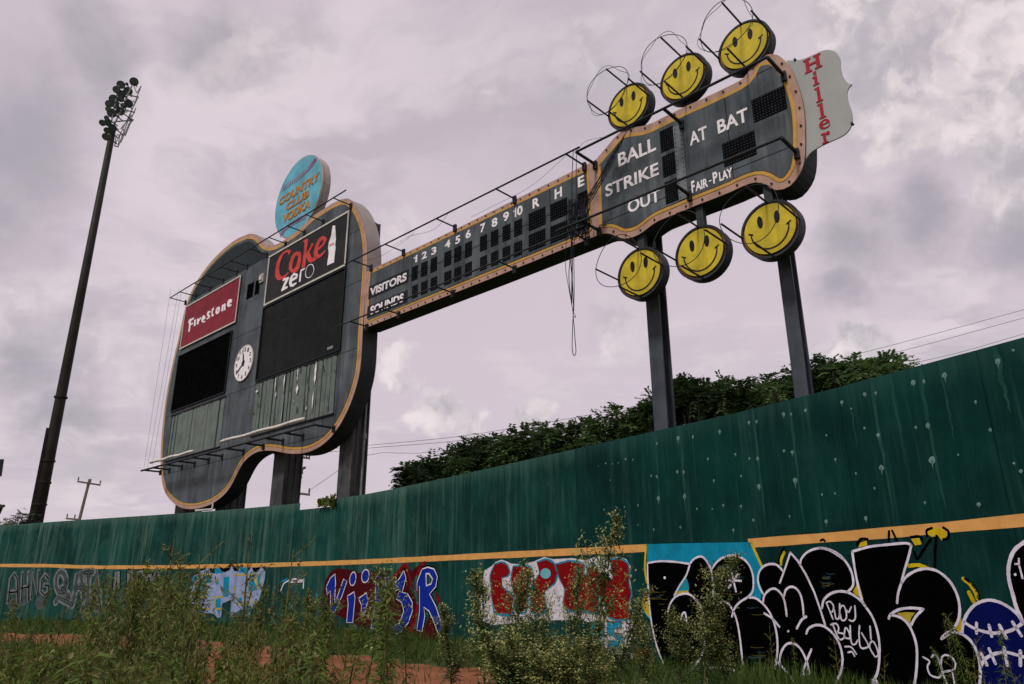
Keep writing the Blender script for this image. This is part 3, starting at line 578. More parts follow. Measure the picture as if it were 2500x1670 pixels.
# blue letters on dark red
fills('graffiti_backing', G['darkred'], .004, z6((210,400),(230,250),(300,140),(380,90),(540,110),(660,150),(850,130),(980,170),(1090,200),(1250,40),(1330,130),(1400,70),(1540,0),(1480,100),(1400,170),(1300,330),(1385,480),(1410,620),(1360,780),(1300,880),(1500,850),(1560,700),(1620,800),(1700,1000),(1400,1030),(1250,900),(1100,880),(700,860),(450,720),(300,640)), label='dark red blotch behind the blue letters')
strokes('graffiti_backing', G['red'], .005, .13, z6((1110,200),(1250,50),(1300,180),(1340,330)), z6((1400,340),(1440,480),(1390,640),(1370,780),(1300,900)), z6((1650,430),(1690,530)), z6((1500,20),(1400,160)), smooth=True)
BL = [((250,330),(300,220),(355,170),(360,280),(350,480),(355,560),(470,230),(505,260),(440,450),(350,650),(300,640),(305,480),(300,370),(260,420)), tuple(ell(585,225,35,80,14,.15)), ((520,450),(600,400),(610,470),(580,780),(510,780),(530,560)), tuple(ell(745,190,44,76,14,.15)), ((665,480),(760,410),(770,520),(740,640),(690,720),(700,560)), ((880,210),(930,155),(1000,160),(1060,230),(1070,330),(1030,450),(970,480),(930,450),(915,650),(880,860),(820,850),(850,700),(880,480)), ((1235,130),(1260,220),(1210,400),(1280,420),(1340,530),(1340,640),(1290,780),(1190,900),(1090,935),(1070,850),(1180,800),(1240,640),(1210,520),(1140,480),(1200,340),(1110,380),(1110,290),(1180,230)), ((1470,110),(1540,85),(1620,110),(1660,200),(1640,320),(1560,420),(1640,580),(1700,760),(1715,850),(1680,930),(1620,760),(1560,630),(1490,580),(1500,700),(1465,890),(1405,880),(1440,640),(1440,310),(1405,370),(1410,270))]
strokes('graffiti_outline', G['black'], .006, .20, *[z6(*(tuple(r)+(r[0],))) for r in BL[-2:]], smooth=False)
strokes('graffiti_outline', G['white'], .009, .085, *[z6(*(tuple(r)+(r[0],))) for r in BL], smooth=False, label='white outline of the blue letters')
fills('graffiti_fill', G['blue'], .011, *[z6(*r) for r in BL], label='blue letter fill on the dark red blotch')
fills('graffiti_detail', MATS['wall_faded_green'], .013, z6((1525,165),(1560,165),(1600,230),(1580,285),(1530,308)), z6((960,230),(1000,250),(1005,340),(960,380)))
strokes('graffiti_outline', G['white'], .014, .05, z6((1520,160),(1560,160),(1605,230),(1585,290),(1525,315),(1520,160)), z6((955,225),(1000,240),(1010,340),(955,390),(955,225)), smooth=False)
# lavender and cyan block piece
fills('graffiti_backing', G['black'], .004, z7((250,460),(310,270),(400,215),(440,180),(545,100),(620,190),(700,120),(780,180),(890,90),(1000,170),(1040,105),(1110,130),(1200,80),(1260,170),(1350,105),(1420,210),(1370,480)))
fills('graffiti_backing', G['lavender'], .006, z7((260,440),(330,280),(400,250),(440,210),(500,190),(550,150),(580,230),(640,250),(700,160),(740,220),(800,230),(870,200),(900,135),(940,210),(1000,220),(1030,150),(1080,180),(1110,150),(1160,210),(1200,135),(1230,220),(1280,240),(1350,145),(1410,220),(1400,330),(1360,480),(1310,680),(1230,720),(1160,900),(1100,860),(1050,780),(960,840),(900,880),(880,850),(900,640),(760,700),(740,900),(690,920),(640,860),(600,850),(500,840),(340,850),(330,740),(260,650)), label='pale lavender block letters left of the blue letters')
fills('graffiti_fill', G['cyan'], .009, z7((300,300),(400,270),(320,430),(260,460)), z7((430,290),(600,280),(600,380),(530,400),(520,590),(420,590)), z7((780,300),(870,300),(850,600),(770,600)), z7((1170,280),(1240,290),(1290,480),(1200,520),(1150,560)), z7((1000,230),(1050,150),(1120,160),(1170,240)), z7((1290,290),(1340,250),(1350,400),(1300,450)), z7((660,640),(740,620),(720,900),(660,760)), z7((1000,620),(1060,610),(1050,700),(1000,690)), z7((330,790),(480,790),(470,870),(340,850)), z7((1080,740),(1200,720),(1150,890),(1090,880)), z7((640,180),(720,160),(770,240),(650,250)), z7((670,350),(710,350),(710,400),(670,410)))
strokes('graffiti_outline', G['ochre'], .011, .06, *[z7(*s) for s in [((430,265),(610,265)),((930,270),(1220,265)),((1220,265),(1300,490)),((370,600),(540,600)),((430,265),(400,600)),((600,280),(590,400)),((530,400),(520,600)),((350,760),(560,785)),((640,600),(770,600)),((640,600),(650,780)),((980,590),(990,710)),((990,715),(1160,720)),((1150,560),(1100,600)),((950,440),(930,560)),((1290,250),(1280,400),(1310,480),(1360,250)),((670,340),(720,340),(720,410)),((650,780),(740,780)),((1080,470),(1090,590)),((1200,470),(1190,680),(1300,690))]], smooth=False)
strokes('graffiti_tag', G['white'], .006, .06, *[z7(*s) for s in [((1640,510),(1690,400),(1770,350)),((1780,360),(1850,330),(1920,350),(1990,350)),((1790,380),(1960,370)),((1990,330),(1980,470)),((2080,560),(2090,700)),((2020,740),(2130,760)),((2150,640),(2160,680))]], label='short white scribbled tags')
strokes('graffiti_tag', G['cyan'], .006, .08, z7((1660,370),(1740,330)), z7((2180,550),(2195,640)), z7((205,640),(215,710)))
# faded grey pieces at the far left: hollow block letters
L1 = [((110,760),(150,420),(200,350),(240,420),(250,760)), ((130,620),(240,610)), ((300,740),(320,350)), ((400,740),(410,340)), ((305,560),(405,540)), ((445,700),(465,340),(535,660),(555,320)), ((690,420),(640,370),(590,440),(580,600),(630,660),(690,610),(690,520),(640,515))]
L1b = [tuple(ell(200,800,60,40,10)), tuple(ell(340,700,60,75,12)), tuple(ell(590,770,60,55,12))]
L2 = [tuple(ell(875,480,72,150,16))+((947,480),), ((890,560),(990,690)), ((800,760),(830,690),(1040,800)), ((1060,720),(1110,360),(1160,330),(1200,720)), ((1080,560),(1190,550)), ((1205,340),(1335,335)), ((1270,340),(1255,830)), ((1320,850),(1385,330),(1430,860)), ((1340,620),(1420,615)), ((1180,860),(1240,800),(1400,840))]
strokes('graffiti_fill', G['grey'], .004, .34, *[z8(*s_) for s_ in L1+L1b], smooth=False, label='faded dark grey lettering at the far left end of the wall')
strokes('graffiti_fill', G['palegrey'], .006, .20, *[z8(*s_) for s_ in L1], smooth=False); strokes('graffiti_outline', G['black'], .008, .08, *[z8(*[(x+8, y+6) for x, y in s_]) for s_ in L1], smooth=False)
strokes('graffiti_fill', G['palegrey'], .004, .42, *[z8(*s_) for s_ in L2], smooth=False, label='faded pale grey lettering second from the left end')
strokes('graffiti_outline', G['black'], .007, .17, *[z8(*s_) for s_ in L2], smooth=False); strokes('graffiti_fill', G['grey'], .008, .10, *[z8(*s_) for s_ in L2], smooth=False)
L3 = [((1640,560),(1660,340),(1700,330),(1700,560)), ((1840,330),(1890,320),(1900,560),(1840,540),(1840,330)), ((1950,560),(1970,330),(2040,320),(2060,420)), ((2090,480),(2110,390),(2160,380),(2180,480)), ((2210,400),(2245,290),(2285,400))]
strokes('graffiti_outline', G['black'], .004, .32, *[z8(*s_) for s_ in L3], smooth=False); strokes('graffiti_fill', G['palegrey'], .006, .18, *[z8(*s_) for s_ in L3], smooth=False, label='faded pale grey lettering behind the tall weeds')

# ------------------------------------------------------------------ guitar scoreboard: its own frame
vpd = ray(-750, 1440); vpd.z = 0; vpd.normalize(); BD = vpd; BN = Vector((-BD.y, BD.x, 0)).normalized()
QS = 17.4/16.3                                      # board distance refined: everything on it scales with it
r0 = ray(1965, 962); k0 = 17.4/math.hypot(r0.x, r0.y); BP = Vector((r0.x*k0, r0.y*k0, 0))
BX = -BD; BY = -BN                                    # local X runs along the board, local Y is depth behind the face
BM = Matrix(((BX.x*QS, BY.x*QS, 0, BP.x), (BX.y*QS, BY.y*QS, 0, BP.y), (0, 0, QS, 0), (0, 0, 0, 1)))
def A(x, y, off=0.0):
    """(a, z) on the board plane 'off' metres behind the face for a measured photo pixel"""
    r = ray(x, y); c = Vector((0, 0, EYE)); P = BP-BN*off*QS
    t = (P-c).dot(BN)/r.dot(BN); p = c+r*t; return ((p-BP).dot(BX)/QS, p.z/QS)
def AA(px, off=0.0): return [A(x, y, off) for x, y in px]
def rect(px, off=0.0):
    """upright rectangle (a0, a1, z0, z1) from four measured corners TL TR BR BL"""
    q = AA(px, off); return ((q[0][0]+q[3][0])/2, (q[1][0]+q[2][0])/2, (q[2][1]+q[3][1])/2, (q[0][1]+q[1][1])/2)
def board_thing(name, a, b, z, label, cat, group=None):
    o = empty(name, None, label, cat, group, BM @ Matrix.Translation((a, b, z))); return o, (a, b, z)
board, borg = board_thing('scoreboard', -14.0, 0.0, 0.0, 'giant guitar shaped baseball scoreboard on steel columns behind the green wall', 'scoreboard')
def bpart(mb, name, m, parent=None, **kw): return mb.build(name, m, parent or board, org=kw.pop('org', borg if (parent is None or parent is board) else (0, 0, 0)), **kw)
def sub(mb, name, m, parent, org, **kw): return mb.build(name, m, parent, org=org, **kw)
# ---- body outline
body_px = [(849,485.5),(832,487),(809,498),(789,511),(767,525),(746,545),(726,563.6),(710,574),(695,585),(688,590),(675,596.5),(661,599),(648.6,597),(639.6,589),(632.5,580),(622,572.5),(609,571),(598.6,574.2),(577,584),(559,597),(538,615),(520,633.6),(502,655),(488,675),(477,692.5),(468,710),(461,726),(454,744),(447,774),(436,825),(425,870.6),(412.5,930),(404.7,973.8),(398.4,1023.8),(393.8,1076.9),(392,1117.5),(393,1155),(396.9,1183),(406,1208),(421.9,1226.9),(440.6,1239),(462.5,1243),(484.4,1241),(506,1234.7),(525,1225),(543.8,1211),(559.4,1192.5),(571.9,1170.6),(581,1151.9),(593.8,1130),(609.4,1114),(628,1103.5),(646.9,1100),(671.9,1101),(693.8,1105.6),(715.6,1108),(740.6,1106.6),(762.5,1100),(784.4,1087.8),(803,1072),(818.8,1053),(834.4,1029),(850,998),(862.5,966),(871.9,934),(878,905),(882,867.5),(885,811),(889,750),(892,700),(895,655),(896,625),(895,594),(890,557),(881,528),(870,506),(860,494)]
body = resample(crom(AA(body_px), 3, True), .22)
mb = MB(); mb.prism(body, .02, .70); bpart(mb, 'body_shell', M_SHELL)
# beige edge band on upper right shoulder and saddle; sky light put into its colour
lip_px = [[(898,610),(896,625),(895,594),(890,557),(881,528),(870,506),(860,494),(849,485.5),(832,487),(809,498),(789,511)], [(688,590),(675,596.5),(661,599),(648.6,597),(639.6,589),(632.5,580),(622,572.5),(609,571),(598.6,574.2),(577,584),(559,597)]]
for i, L in enumerate(lip_px):
    q = crom(AA(L[1:] if i == 0 else L), 4); 
    if i == 0: q = [(A(893,700)[0]+.02, A(893,700)[1])] + q
    mb = MB(); c_ = np.array([np.mean([p[0] for p in body]), np.mean([p[1] for p in body])])
    vs = []
    for j, p in enumerate(q):
        t = np.array(q[min(j+1, len(q)-1)])-np.array(q[max(j-1, 0)]); t = t/np.linalg.norm(t); nn = np.array([t[1], -t[0]])
        if nn @ (np.array(p)-c_) < 0: nn = -nn
        for o_ in (.0, .006):
            pp = np.array(p)+nn*(.004+o_)
            vs += [(pp[0], .015, pp[1]), (pp[0], .69, pp[1])]
    fs = []
    for j in range(len(q)-1):
        b0 = j*4; b1 = b0+4; fs += [(b0+2, b1+2, b1+3, b0+3), (b0, b0+1, b1+1, b1)]
    mb.add(vs, fs); bpart(mb, 'skylit_edge', M_LIP)
mb = MB(); mb.prism(body, .0, .02); bpart(mb, 'body_trim', M_PINK)
gold = inset(body, .17); mb = MB(); mb.prism(gold, -.012, .0); bpart(mb, 'body_trim_stripe', M_GOLD)
face_poly = inset(body, .27)
def face_panels(poly, a_cuts, z_cuts, b0, b1, m, name):
    bm = bmesh.new(); tri = tessellate_polygon([[Vector((p[0], p[1], 0)) for p in poly]]); vs = [bm.verts.new((p[0], p[1], 0)) for p in poly]
    for t in tri:
        try: bm.faces.new([vs[i] for i in t])
        except ValueError: pass
    for c in a_cuts: bmesh.ops.bisect_plane(bm, geom=bm.verts[:]+bm.edges[:]+bm.faces[:], plane_co=(c, 0, 0), plane_no=(1, 0, 0), dist=1e-6)
    for c in z_cuts: bmesh.ops.bisect_plane(bm, geom=bm.verts[:]+bm.edges[:]+bm.faces[:], plane_co=(0, c, 0), plane_no=(0, 1, 0), dist=1e-6)
    cells = {}
    for f in bm.faces:
        c = f.calc_center_median(); cells.setdefault((sum(c.x > x for x in a_cuts), sum(c.y > x for x in z_cuts)), []).append([tuple(v.co[:2]) for v in f.verts])
    bm.free(); gp = .013; outp = []
    for key, fl in cells.items():
        P = np.array([p for f in fl for p in f]); lo = P.min(0); hi = P.max(0)
        clampx = [(c+gp, c) for c in a_cuts]; mb = MB()
        def adj(p):
            x, y = p
            for c in a_cuts:
                if abs(x-c) < 1e-4: x = c+gp if hi[0] > c+1e-3 else c-gp
            for c in z_cuts:
                if abs(y-c) < 1e-4: y = c+gp if hi[1] > c+1e-3 else c-gp
            return x, y
        ed = {}
        for f in fl:
            f = [adj(p) for p in f]; ar = sum(f[i][0]*f[(i+1) % len(f)][1]-f[(i+1) % len(f)][0]*f[i][1] for i in range(len(f)))
            if ar < 0: f = f[::-1]
            mb.add([(x, b0, y) for x, y in f], [tuple(range(len(f)))])
            for i in range(len(f)):
                e = (tuple(np.round(f[i], 4)), tuple(np.round(f[(i+1) % len(f)], 4)))
                if (e[1], e[0]) in ed: ed.pop((e[1], e[0]))
                else: ed[e] = (f[i], f[(i+1) % len(f)])
        for p, q in ed.values(): mb.add([(p[0], b0, p[1]), (p[0], b1, p[1]), (q[0], b1, q[1]), (q[0], b0, q[1])], [(0, 1, 2, 3)])
        outp.append(bpart(mb, name, m))
    return outp
zc = A(580, 870)[1]
mb = MB(); mb.prism(inset(body, .262), -.0145, -.0125); bpart(mb, 'face_backing', M_PLATE)
face_panels(face_poly, [A(560,1000)[0], A(640,900)[0], A(836,800)[0]], [A(520,1130)[1], A(570,960)[1], A(600,815)[1], A(620,700)[1]], -.022, -.012, M_FACE, 'face_panel')
# dark sheet on the upper face, above the red sign
hb = A(479,735); ht = A(640,625); dk = [p for p in face_poly]
dz0 = A(525,706)[1]+.12; a1 = A(652,620)[0]
reg = [p for p in inset(body, .42) if p[1] > dz0 and p[0] < a1]
reg = sorted(reg, key=lambda p: p[0]); mb = MB()
mb.prism([(reg[0][0], dz0)]+[(p[0], p[1]) for p in reg]+[(reg[-1][0], dz0)], -.03, -.022); bpart(mb, 'upper_dark_sheet', mat('upper_dark', (.010, .018, .020), .6, .3, 1.2, .4, (.022, .03, .03)))

# ---- neck and headstock outline
neck_px = [(893,664),(908,656.5),(1100,565),(1427,403),(1440,398),(1455,388.5),(1469,372),(1482.6,356.6),(1501,333.6),(1522,318),(1540,311.5),(1559,309),(1583.6,303.5),(1614,289),(1666,263),(1712,242),(1761,219),(1798,200.5),(1819,187),(1827,173),(1834.6,156),(1847,143),(1865,134.7),(1886.7,131),(1902,136),(1917,148.5),(1929.5,165),(1943,196),(1954,226.5),(1961.7,263),(1964.7,300),(1965.3,336.7),(1965,372),(1963,391),(1957,414),(1945.5,434),(1930,452),(1915,460.5),(1899.5,463.7),(1884,461),(1871.5,452),(1858.7,446),(1846,444.5),(1830.6,447.5),(1800,460),(1789.5,465.5),(1743.6,484),(1697.7,501.5),(1659.5,517.7),(1621,533),(1603,541),(1587.5,551.4),(1572,564),(1558,573),(1540.7,580),(1525,582),(1511.6,580.5),(1498,573.5),(1487,570),(1476,569.5),(1465.7,571),(1453.5,576.5),(1435,583.6),(1200,679),(898,798),(888,802)]
neck = AA(neck_px)
neckS = resample([neck[0], neck[1]]+[neck[2], neck[3]]+crom(neck[3:62], 3)+neck[62:], .16)
mb = MB(); mb.prism(neckS, .03, .70); bpart(mb, 'neck_shell', M_SHELL)
mb = MB(); mb.prism(neckS, .006, .03); bpart(mb, 'neck_trim', M_PINK)
nyel = AA([(902.5,665.5),(1436,411),(1445.5,560),(1437,570.5),(895.5,788)]); nyel = [(p[0], p[1]) for p in nyel]
mb = MB(); mb.prism(nyel, -.006, .006); bpart(mb, 'neck_trim_stripe', M_GOLD)
nface = inset(nyel, .075)
mb = MB(); mb.prism(inset(nyel, .07), -.0085, -.0065); bpart(mb, 'face_backing', M_PLATE)
face_panels(nface, [A(1005,690)[0], A(1120,640)[0], A(1235,590)[0], A(1345,540)[0]], [A(1170,600)[1]], -.016, -.006, M_FACE, 'face_panel')
hpx = neck_px[5:59]; hq = AA([(1447,392)]) + crom(AA(hpx), 3) + AA([(1466,571),(1452,577.5)])
hq = resample(hq, .14); hyel = inset(hq, .19); hfac = inset(hq, .285)
mb = MB(); mb.prism(hyel, -.006, .006); bpart(mb, 'headstock_trim_stripe', M_GOLD)
mb = MB(); mb.prism(inset(hq, .28), -.0085, -.0065); bpart(mb, 'face_backing', M_PLATE)
head_panels = face_panels(hfac, [A(1668,400)[0], A(1782,350)[0]], [A(1700,300)[1]+.55, A(1700,470)[1]+.20], -.016, -.006, M_FACE, 'face_panel')
# joint strip with rivets between the two headstock fields
ja = A(1665, 400)[0]; jz0, jz1 = A(1685,485)[1]+.05, A(1650,300)[1]-.12
mb = MB(); mb.box(ja-.16, ja+.10, -.03, -.016, jz0, jz1); bpart(mb, 'joint_strip', mat('joint_metal', (.15, .17, .175), .45, .25, 2, .6, (.23, .24, .24), 6))
mb = MB()
for k in range(16):
    for dx in (-.12, .06): z = jz0+.08+(jz1-jz0-.16)*k/15; mb.box(ja+dx-.012, ja+dx+.012, -.042, -.03, z-.012, z+.012)
tag(bpart(mb, 'rivet', M_SHELL), kind='stuff')
# dark sockets of the lamp bulbs along the pink trim
mb = MB()
def sockets(poly, step, w, bf, skip=lambda p: False, r=.028):
    for p in resample(poly, step):
        if not skip(p): mb.add([(p[0]+r*math.cos(t), bf-(0.03 if k2 else 0), p[1]+r*math.sin(t)) for k2 in (0, 1) for t in np.arange(6)*math.pi/3], [(11, 10, 9, 8, 7, 6)]+[(i, (i+1) % 6, 6+(i+1) % 6, 6+i) for i in range(6)])
sockets(inset(hq, .09), .47, 0, .006, lambda p: p[0] < A(1462,480)[0])
ns_top = (AA([(915,659)])[0], AA([(1425,411)])[0]); ns_bot = (AA([(900,793.5)])[0], AA([(1437,577.5)])[0])
for (p, q), n_ in ((ns_top, 26), (ns_bot, 27)):
    for k in range(n_):
        t = (k+.5)/n_; c = (p[0]+(q[0]-p[0])*t, p[1]+(q[1]-p[1])*t); mb.add([(c[0]+.026*math.cos(t2), .006-(0.03 if k2 else 0), c[1]+.026*math.sin(t2)) for k2 in (0, 1) for t2 in np.arange(6)*math.pi/3], [(11, 10, 9, 8, 7, 6)]+[(i, (i+1) % 6, 6+(i+1) % 6, 6+i) for i in range(6)])
tag(bpart(mb, 'bulb_socket', M_SOCKET), kind='stuff')

# ---- columns
def hcol(a0, w, d, b0, z1, m, fl=.05):
    mb = MB(); mb.box(a0, a0+w, b0, b0+fl, -.1, z1); mb.box(a0, a0+w, b0+d-fl, b0+d, -.1, z1); mb.box(a0+w/2-.03, a0+w/2+.03, b0+fl, b0+d-fl, -.1, z1); return bpart(mb, 'support_column', m)
def boxcol(a0, w, d, b0, z1, m):
    mb = MB(); mb.box(a0+.06, a0+w-.06, b0+.05, b0+d-.05, -.1, z1)
    mb.box(a0, a0+w, b0, b0+.05, -.1, z1); mb.box(a0, a0+w, b0+d-.05, b0+d, -.1, z1)
    for k in (.28, .62): mb.box(a0+w-.06, a0+w-.01, b0+d*k, b0+d*k+.06, -.1, z1)
    return bpart(mb, 'support_column', m)
hcol(-A(1598,1054,.72)[0]*-1, .40, .42, .72, 13.3, M_STEEL)
hcol(A(1941,972,.72)[0], .31, .34, .72, 14.0, M_STEEL)
for px, w, d, zt in (((821,1211), .84, .72, 16.2), ((658,1231), .95, .85, 17.0), ((526,1237), 1.0, .95, 16.5), ((428,1237), 1.0, .95, 10.0)):
    boxcol(A(*px, .72)[0], w, d, .72, zt, M_RUSTCOL)
ac = A(886,1120,1.2)[0]; mb = MB(); mb.tube([(ac, 1.2, 0), (ac, 1.2, 10.5)], .045, 8); mb.box(ac-.07, ac+.07, 1.13, 1.27, 6.9, 7.1); bpart(mb, 'conduit', M_GALV)

# ---- number windows and lettering of the neck
zN = Zm(850, 350, .30617)
cols_ = [(513,557,1040,1190),(585,635,1005,1155),(662,712,968,1118),(770,825,922,1078),(850,905,880,1035),(935,990,845,1003),(1055,1110,795,950),(1142,1200,748,905),(1235,1297,705,862),(1327,1390,672,828)]
zr1 = (A(*zN((538,980))[0])[1], A(*zN((532,1095))[0])[1]); zr2 = (A(*zN((532,1140))[0])[1], A(*zN((528,1245))[0])[1])
zr1b = (A(*zN((1357,612))[0])[1], A(*zN((1357,732))[0])[1]); zr2b = (A(*zN((1357,780))[0])[1], A(*zN((1357,885))[0])[1])
Z1 = ((zr1[0]+zr1b[0])/2, (zr1[1]+zr1b[1])/2); Z2 = ((zr2[0]+zr2b[0])/2, (zr2[1]+zr2b[1])/2)
dots = MB()
def led(a0, a1, z0, z1, b, name='led_panel', nx=5, nz=7):
    mb = MB(); f = .02; mb.box(a0, a1, b-.012, b, z0, z1); p = bpart(mb, name, M_LED)
    for i in range(nx):
        for j in range(nz):
            x = a0+(a1-a0)*(i+.5)/nx; z = z0+(z1-z0)*(j+.5)/nz; r = min((a1-a0)/nx, (z1-z0)/nz)*.17; dots.box(x-r, x+r, b-.024, b-.012, z-r, z+r)
    return p
for xl, xr, y1, y2 in cols_:
    for Zr, y in ((Z1, y1), (Z2, y2)):
        led(A(*zN((xl, y))[0])[0], A(*zN((xr, y))[0])[0], Zr[1], Zr[0], -.016, nx=4, nz=6)
for (xl, xr), (y1a, y1b), (y2a, y2b) in (((1443,1577),(535,675),(705,840)), ((1615,1752),(460,597),(640,775)), ((1832,1912),(390,505),(575,690))):
    xm = (xl+xr)/2
    for ya, yb in ((y1a, y1b), (y2a, y2b)):
        led(A(*zN((xl, (ya+yb)/2))[0])[0], A(*zN((xr, (ya+yb)/2))[0])[0], A(*zN((xm, yb))[0])[1], A(*zN((xm, ya))[0])[1], -.016, nx=8, nz=6)
for t, x, y, w, h in (('1',540,925,30,56),('2',612,893,38,56),('3',688,858,38,58),('4',797,805,42,60),('5',878,770,38,62),('6',962,725,40,64),('7',1078,675,40,68),('8',1172,632,44,70),('9',1263,585,46,72),('10',1357,545,76,74),('R',1503,475,55,76),('H',1680,398,58,80),('E',1862,305,52,82)):
    mb = MB(); a0 = A(*zN((x-w/2, y))[0])[0]; a1_ = A(*zN((x+w/2, y))[0])[0]; z0 = A(*zN((x, y+h/2))[0])[1]; z1 = A(*zN((x, y-h/2))[0])[1]
    one = [(.55, 0), (1, 0), (1, 1), (.72, 1), (.60, .84), (.05, .76), (.05, .62), (.55, .66)]
    if t[0] == '1':
        wd = a1_-a0 if t == '1' else (a1_-a0)*.34; mb.prism([(a0+x*wd, z0+(z1-z0)*y) for x, y in one], -.028, -.016)
        if t == '10': word(mb, '0', a0+(a1_-a0)*.44, a1_, z0, z1, -.016, off=.03)
    else: word(mb, t, a0, a1_, z0, z1, -.016, off=.03)
    bpart(mb, 'inning_number' if t.isdigit() else 'column_letter', M_WHITE)
def lettering(txt, LB, LT, RB, b, m=M_WHITE, off=.0, name='lettering', parent=None, org=None, thick=.012, shear=0.0):
    p0, p1, p2 = A(*LB), A(*LT), A(*RB); mb = MB(); zb = (p0[1]+p2[1])/2; word(mb, txt, p0[0], p2[0], zb, zb+p1[1]-p0[1], b, thick, off, 0, shear)
    if parent is None: return bpart(mb, name, m)
    return sub(mb, name, m, parent, org)
for q in (((170,1130),(485,1018),(483,1112),(165,1238)), ((158,1300),(478,1172),(474,1258),(153,1408))):
    a0, a1_, z0, z1 = rect(zN(*q)); mb = MB(); mb.box(a0, a1_, -.024, -.016, z0, z1); bpart(mb, 'name_plate', M_PLATE)
lettering('VISITORS', zN((178,1220))[0], zN((174,1160))[0], zN((470,1098))[0], -.024, off=.04)
lettering('SOUNDS', zN((180,1372))[0], zN((176,1308))[0], zN((446,1262))[0], -.024, off=.04)
a0 = A(*zN((170,1350))[0])[0]; a1_ = A(*zN((470,1260))[0])[0]; zb = (A(*zN((180,1372))[0])[1]+A(*zN((446,1262))[0])[1])/2
mb = MB(); mb.box(a0, a1_, -.044, -.036, zb+.05, zb+.13); bpart(mb, 'missing_strip', M_PLATE)
# ---- headstock lettering and lamps
zH = Zm(1500, 270, .14665); zK = Zm(1380, 380, .15306); zF = Zm(1560, 380, .15303); zQ = Zm(1400, 0, .30608)
lettering('BALL', zH((78,938))[0], zH((64,720))[0], zH((705,668))[0], -.016, off=.022)
lettering('STRIKE', zK((655,660))[0], zK((642,468))[0], zK((1505,322))[0], -.016, off=.022)
lettering('OUT', zK((1012,918))[0], zK((1002,722))[0], zK((1530,735))[0], -.016, off=.022)
lettering('AT', zH((1268,588))[0], zH((1262,368))[0], zH((1560,478))[0], -.016, off=.022)
lettering('BAT', zH((1735,382))[0], zH((1700,170))[0], zQ((1402,972))[0], -.016, off=.022)
for t, LB, LT, RB in (('F',(855,605),(840,418),(905,585)),('AIR',(915,582),(905,440),(1112,495)),('-',(1122,425),(1118,405),(1165,410)),('P',(1198,462),(1182,285),(1270,425)),('LAY',(1295,420),(1285,275),(1505,335))):
    lettering(t, zF(LB)[0], zF(LT)[0], zF(RB)[0], -.016, off=.03)
for q in (((755,350),(980,262),(1000,620),(785,705)), ((790,775),(1020,680),(1055,1030),(830,1120)), ((838,1210),(1065,1110),(1090,1480),(870,1560))):
    led(*rect(zH(*q)), -.016, nx=6, nz=9)
for q in (((1420,805),(1680,685),(1710,870),(1445,980)), ((1185,1155),(1440,1045),(1470,1230),(1210,1335))):
    led(*rect(zQ(*q)), -.016, nx=11, nz=8)
tag(bpart(dots, 'led_bulb', M_BULB), kind='stuff')

# ---- body panels
zb2 = Zm(350, 780, .3125)
def recess(px, m, name, fr=.05, b=-.022):
    a0, a1_, z0, z1 = rect(px); mb = MB(); mb.box(a0, a1_, b-.02, b, z0, z1); p = bpart(mb, name, m)
    mb = MB()
    for q in ((a0-fr, a1_+fr, z1, z1+fr), (a0-fr, a1_+fr, z0-fr, z0), (a0-fr, a0, z0, z1), (a1_, a1_+fr, z0, z1)): mb.box(q[0], q[1], b-.07, b, q[2], q[3])
    mb.build('screen_frame', M_PLATE, p, org=borg); return (a0, a1_, z0, z1)
recess(zb2((290,290),(692,102),(648,580),(228,708)), M_BLACK, 'video_screen')
recess([(645.6,754),(851,655),(827.5,855),(630,929)], M_SCREEN, 'video_screen')
mb = MB(); q = rect([(802,848),(816,844),(815,851),(801,855)]); mb.box(q[0], q[1], -.05, -.042, q[2], q[3]); bpart(mb, 'maker_plate', M_GALV)
def slats(px, n, torn):
    a0, a1_, z0, z1 = rect(px); mb = MB(); mb.box(a0, a1_, -.03, -.022, z0, z1); p = bpart(mb, 'slat_panel', M_SLATD)
    for q in ((a0-.05, a1_+.05, z1, z1+.05), (a0-.05, a1_+.05, z0-.05, z0)):
        mb = MB(); mb.box(q[0], q[1], -.09, -.022, q[2], q[3]); mb.build('slat_rail', M_PLATE, p, org=borg)
    w = (a1_-a0)/n
    for i in range(n):
        x0 = a0+w*i; mb = MB(); g_ = .012 if random.random() < .8 else .05; dy = random.uniform(-.012, .012)
        tilt = random.uniform(-.016, .016) if not torn else random.uniform(-.03, .03)
        mb.add([(x0+g_, -.045+dy-tilt, z0), (x0+w-g_, -.045+dy+tilt, z0), (x0+w-g_, -.045+dy+tilt, z1), (x0+g_, -.045+dy-tilt, z1), (x0+g_, -.03, z0), (x0+w-g_, -.03, z0), (x0+w-g_, -.03, z1), (x0+g_, -.03, z1)], [(0, 1, 2, 3), (4, 0, 3, 7), (1, 5, 6, 2), (3, 2, 6, 7), (0, 4, 5, 1)])
        mb.build('slat', M_SLAT, p, org=borg)
    return p, (a0, a1_, z0, z1)
slats(zb2((226,758),(645,607),(600,1010),(182,1090)), 14, False)
sp, (a0, a1_, z0, z1) = slats(zb2((885,505),(1525,270),(1487,760),(857,885)), 20, True)
mb = MB(); H_ = z1-z0; W_ = a1_-a0
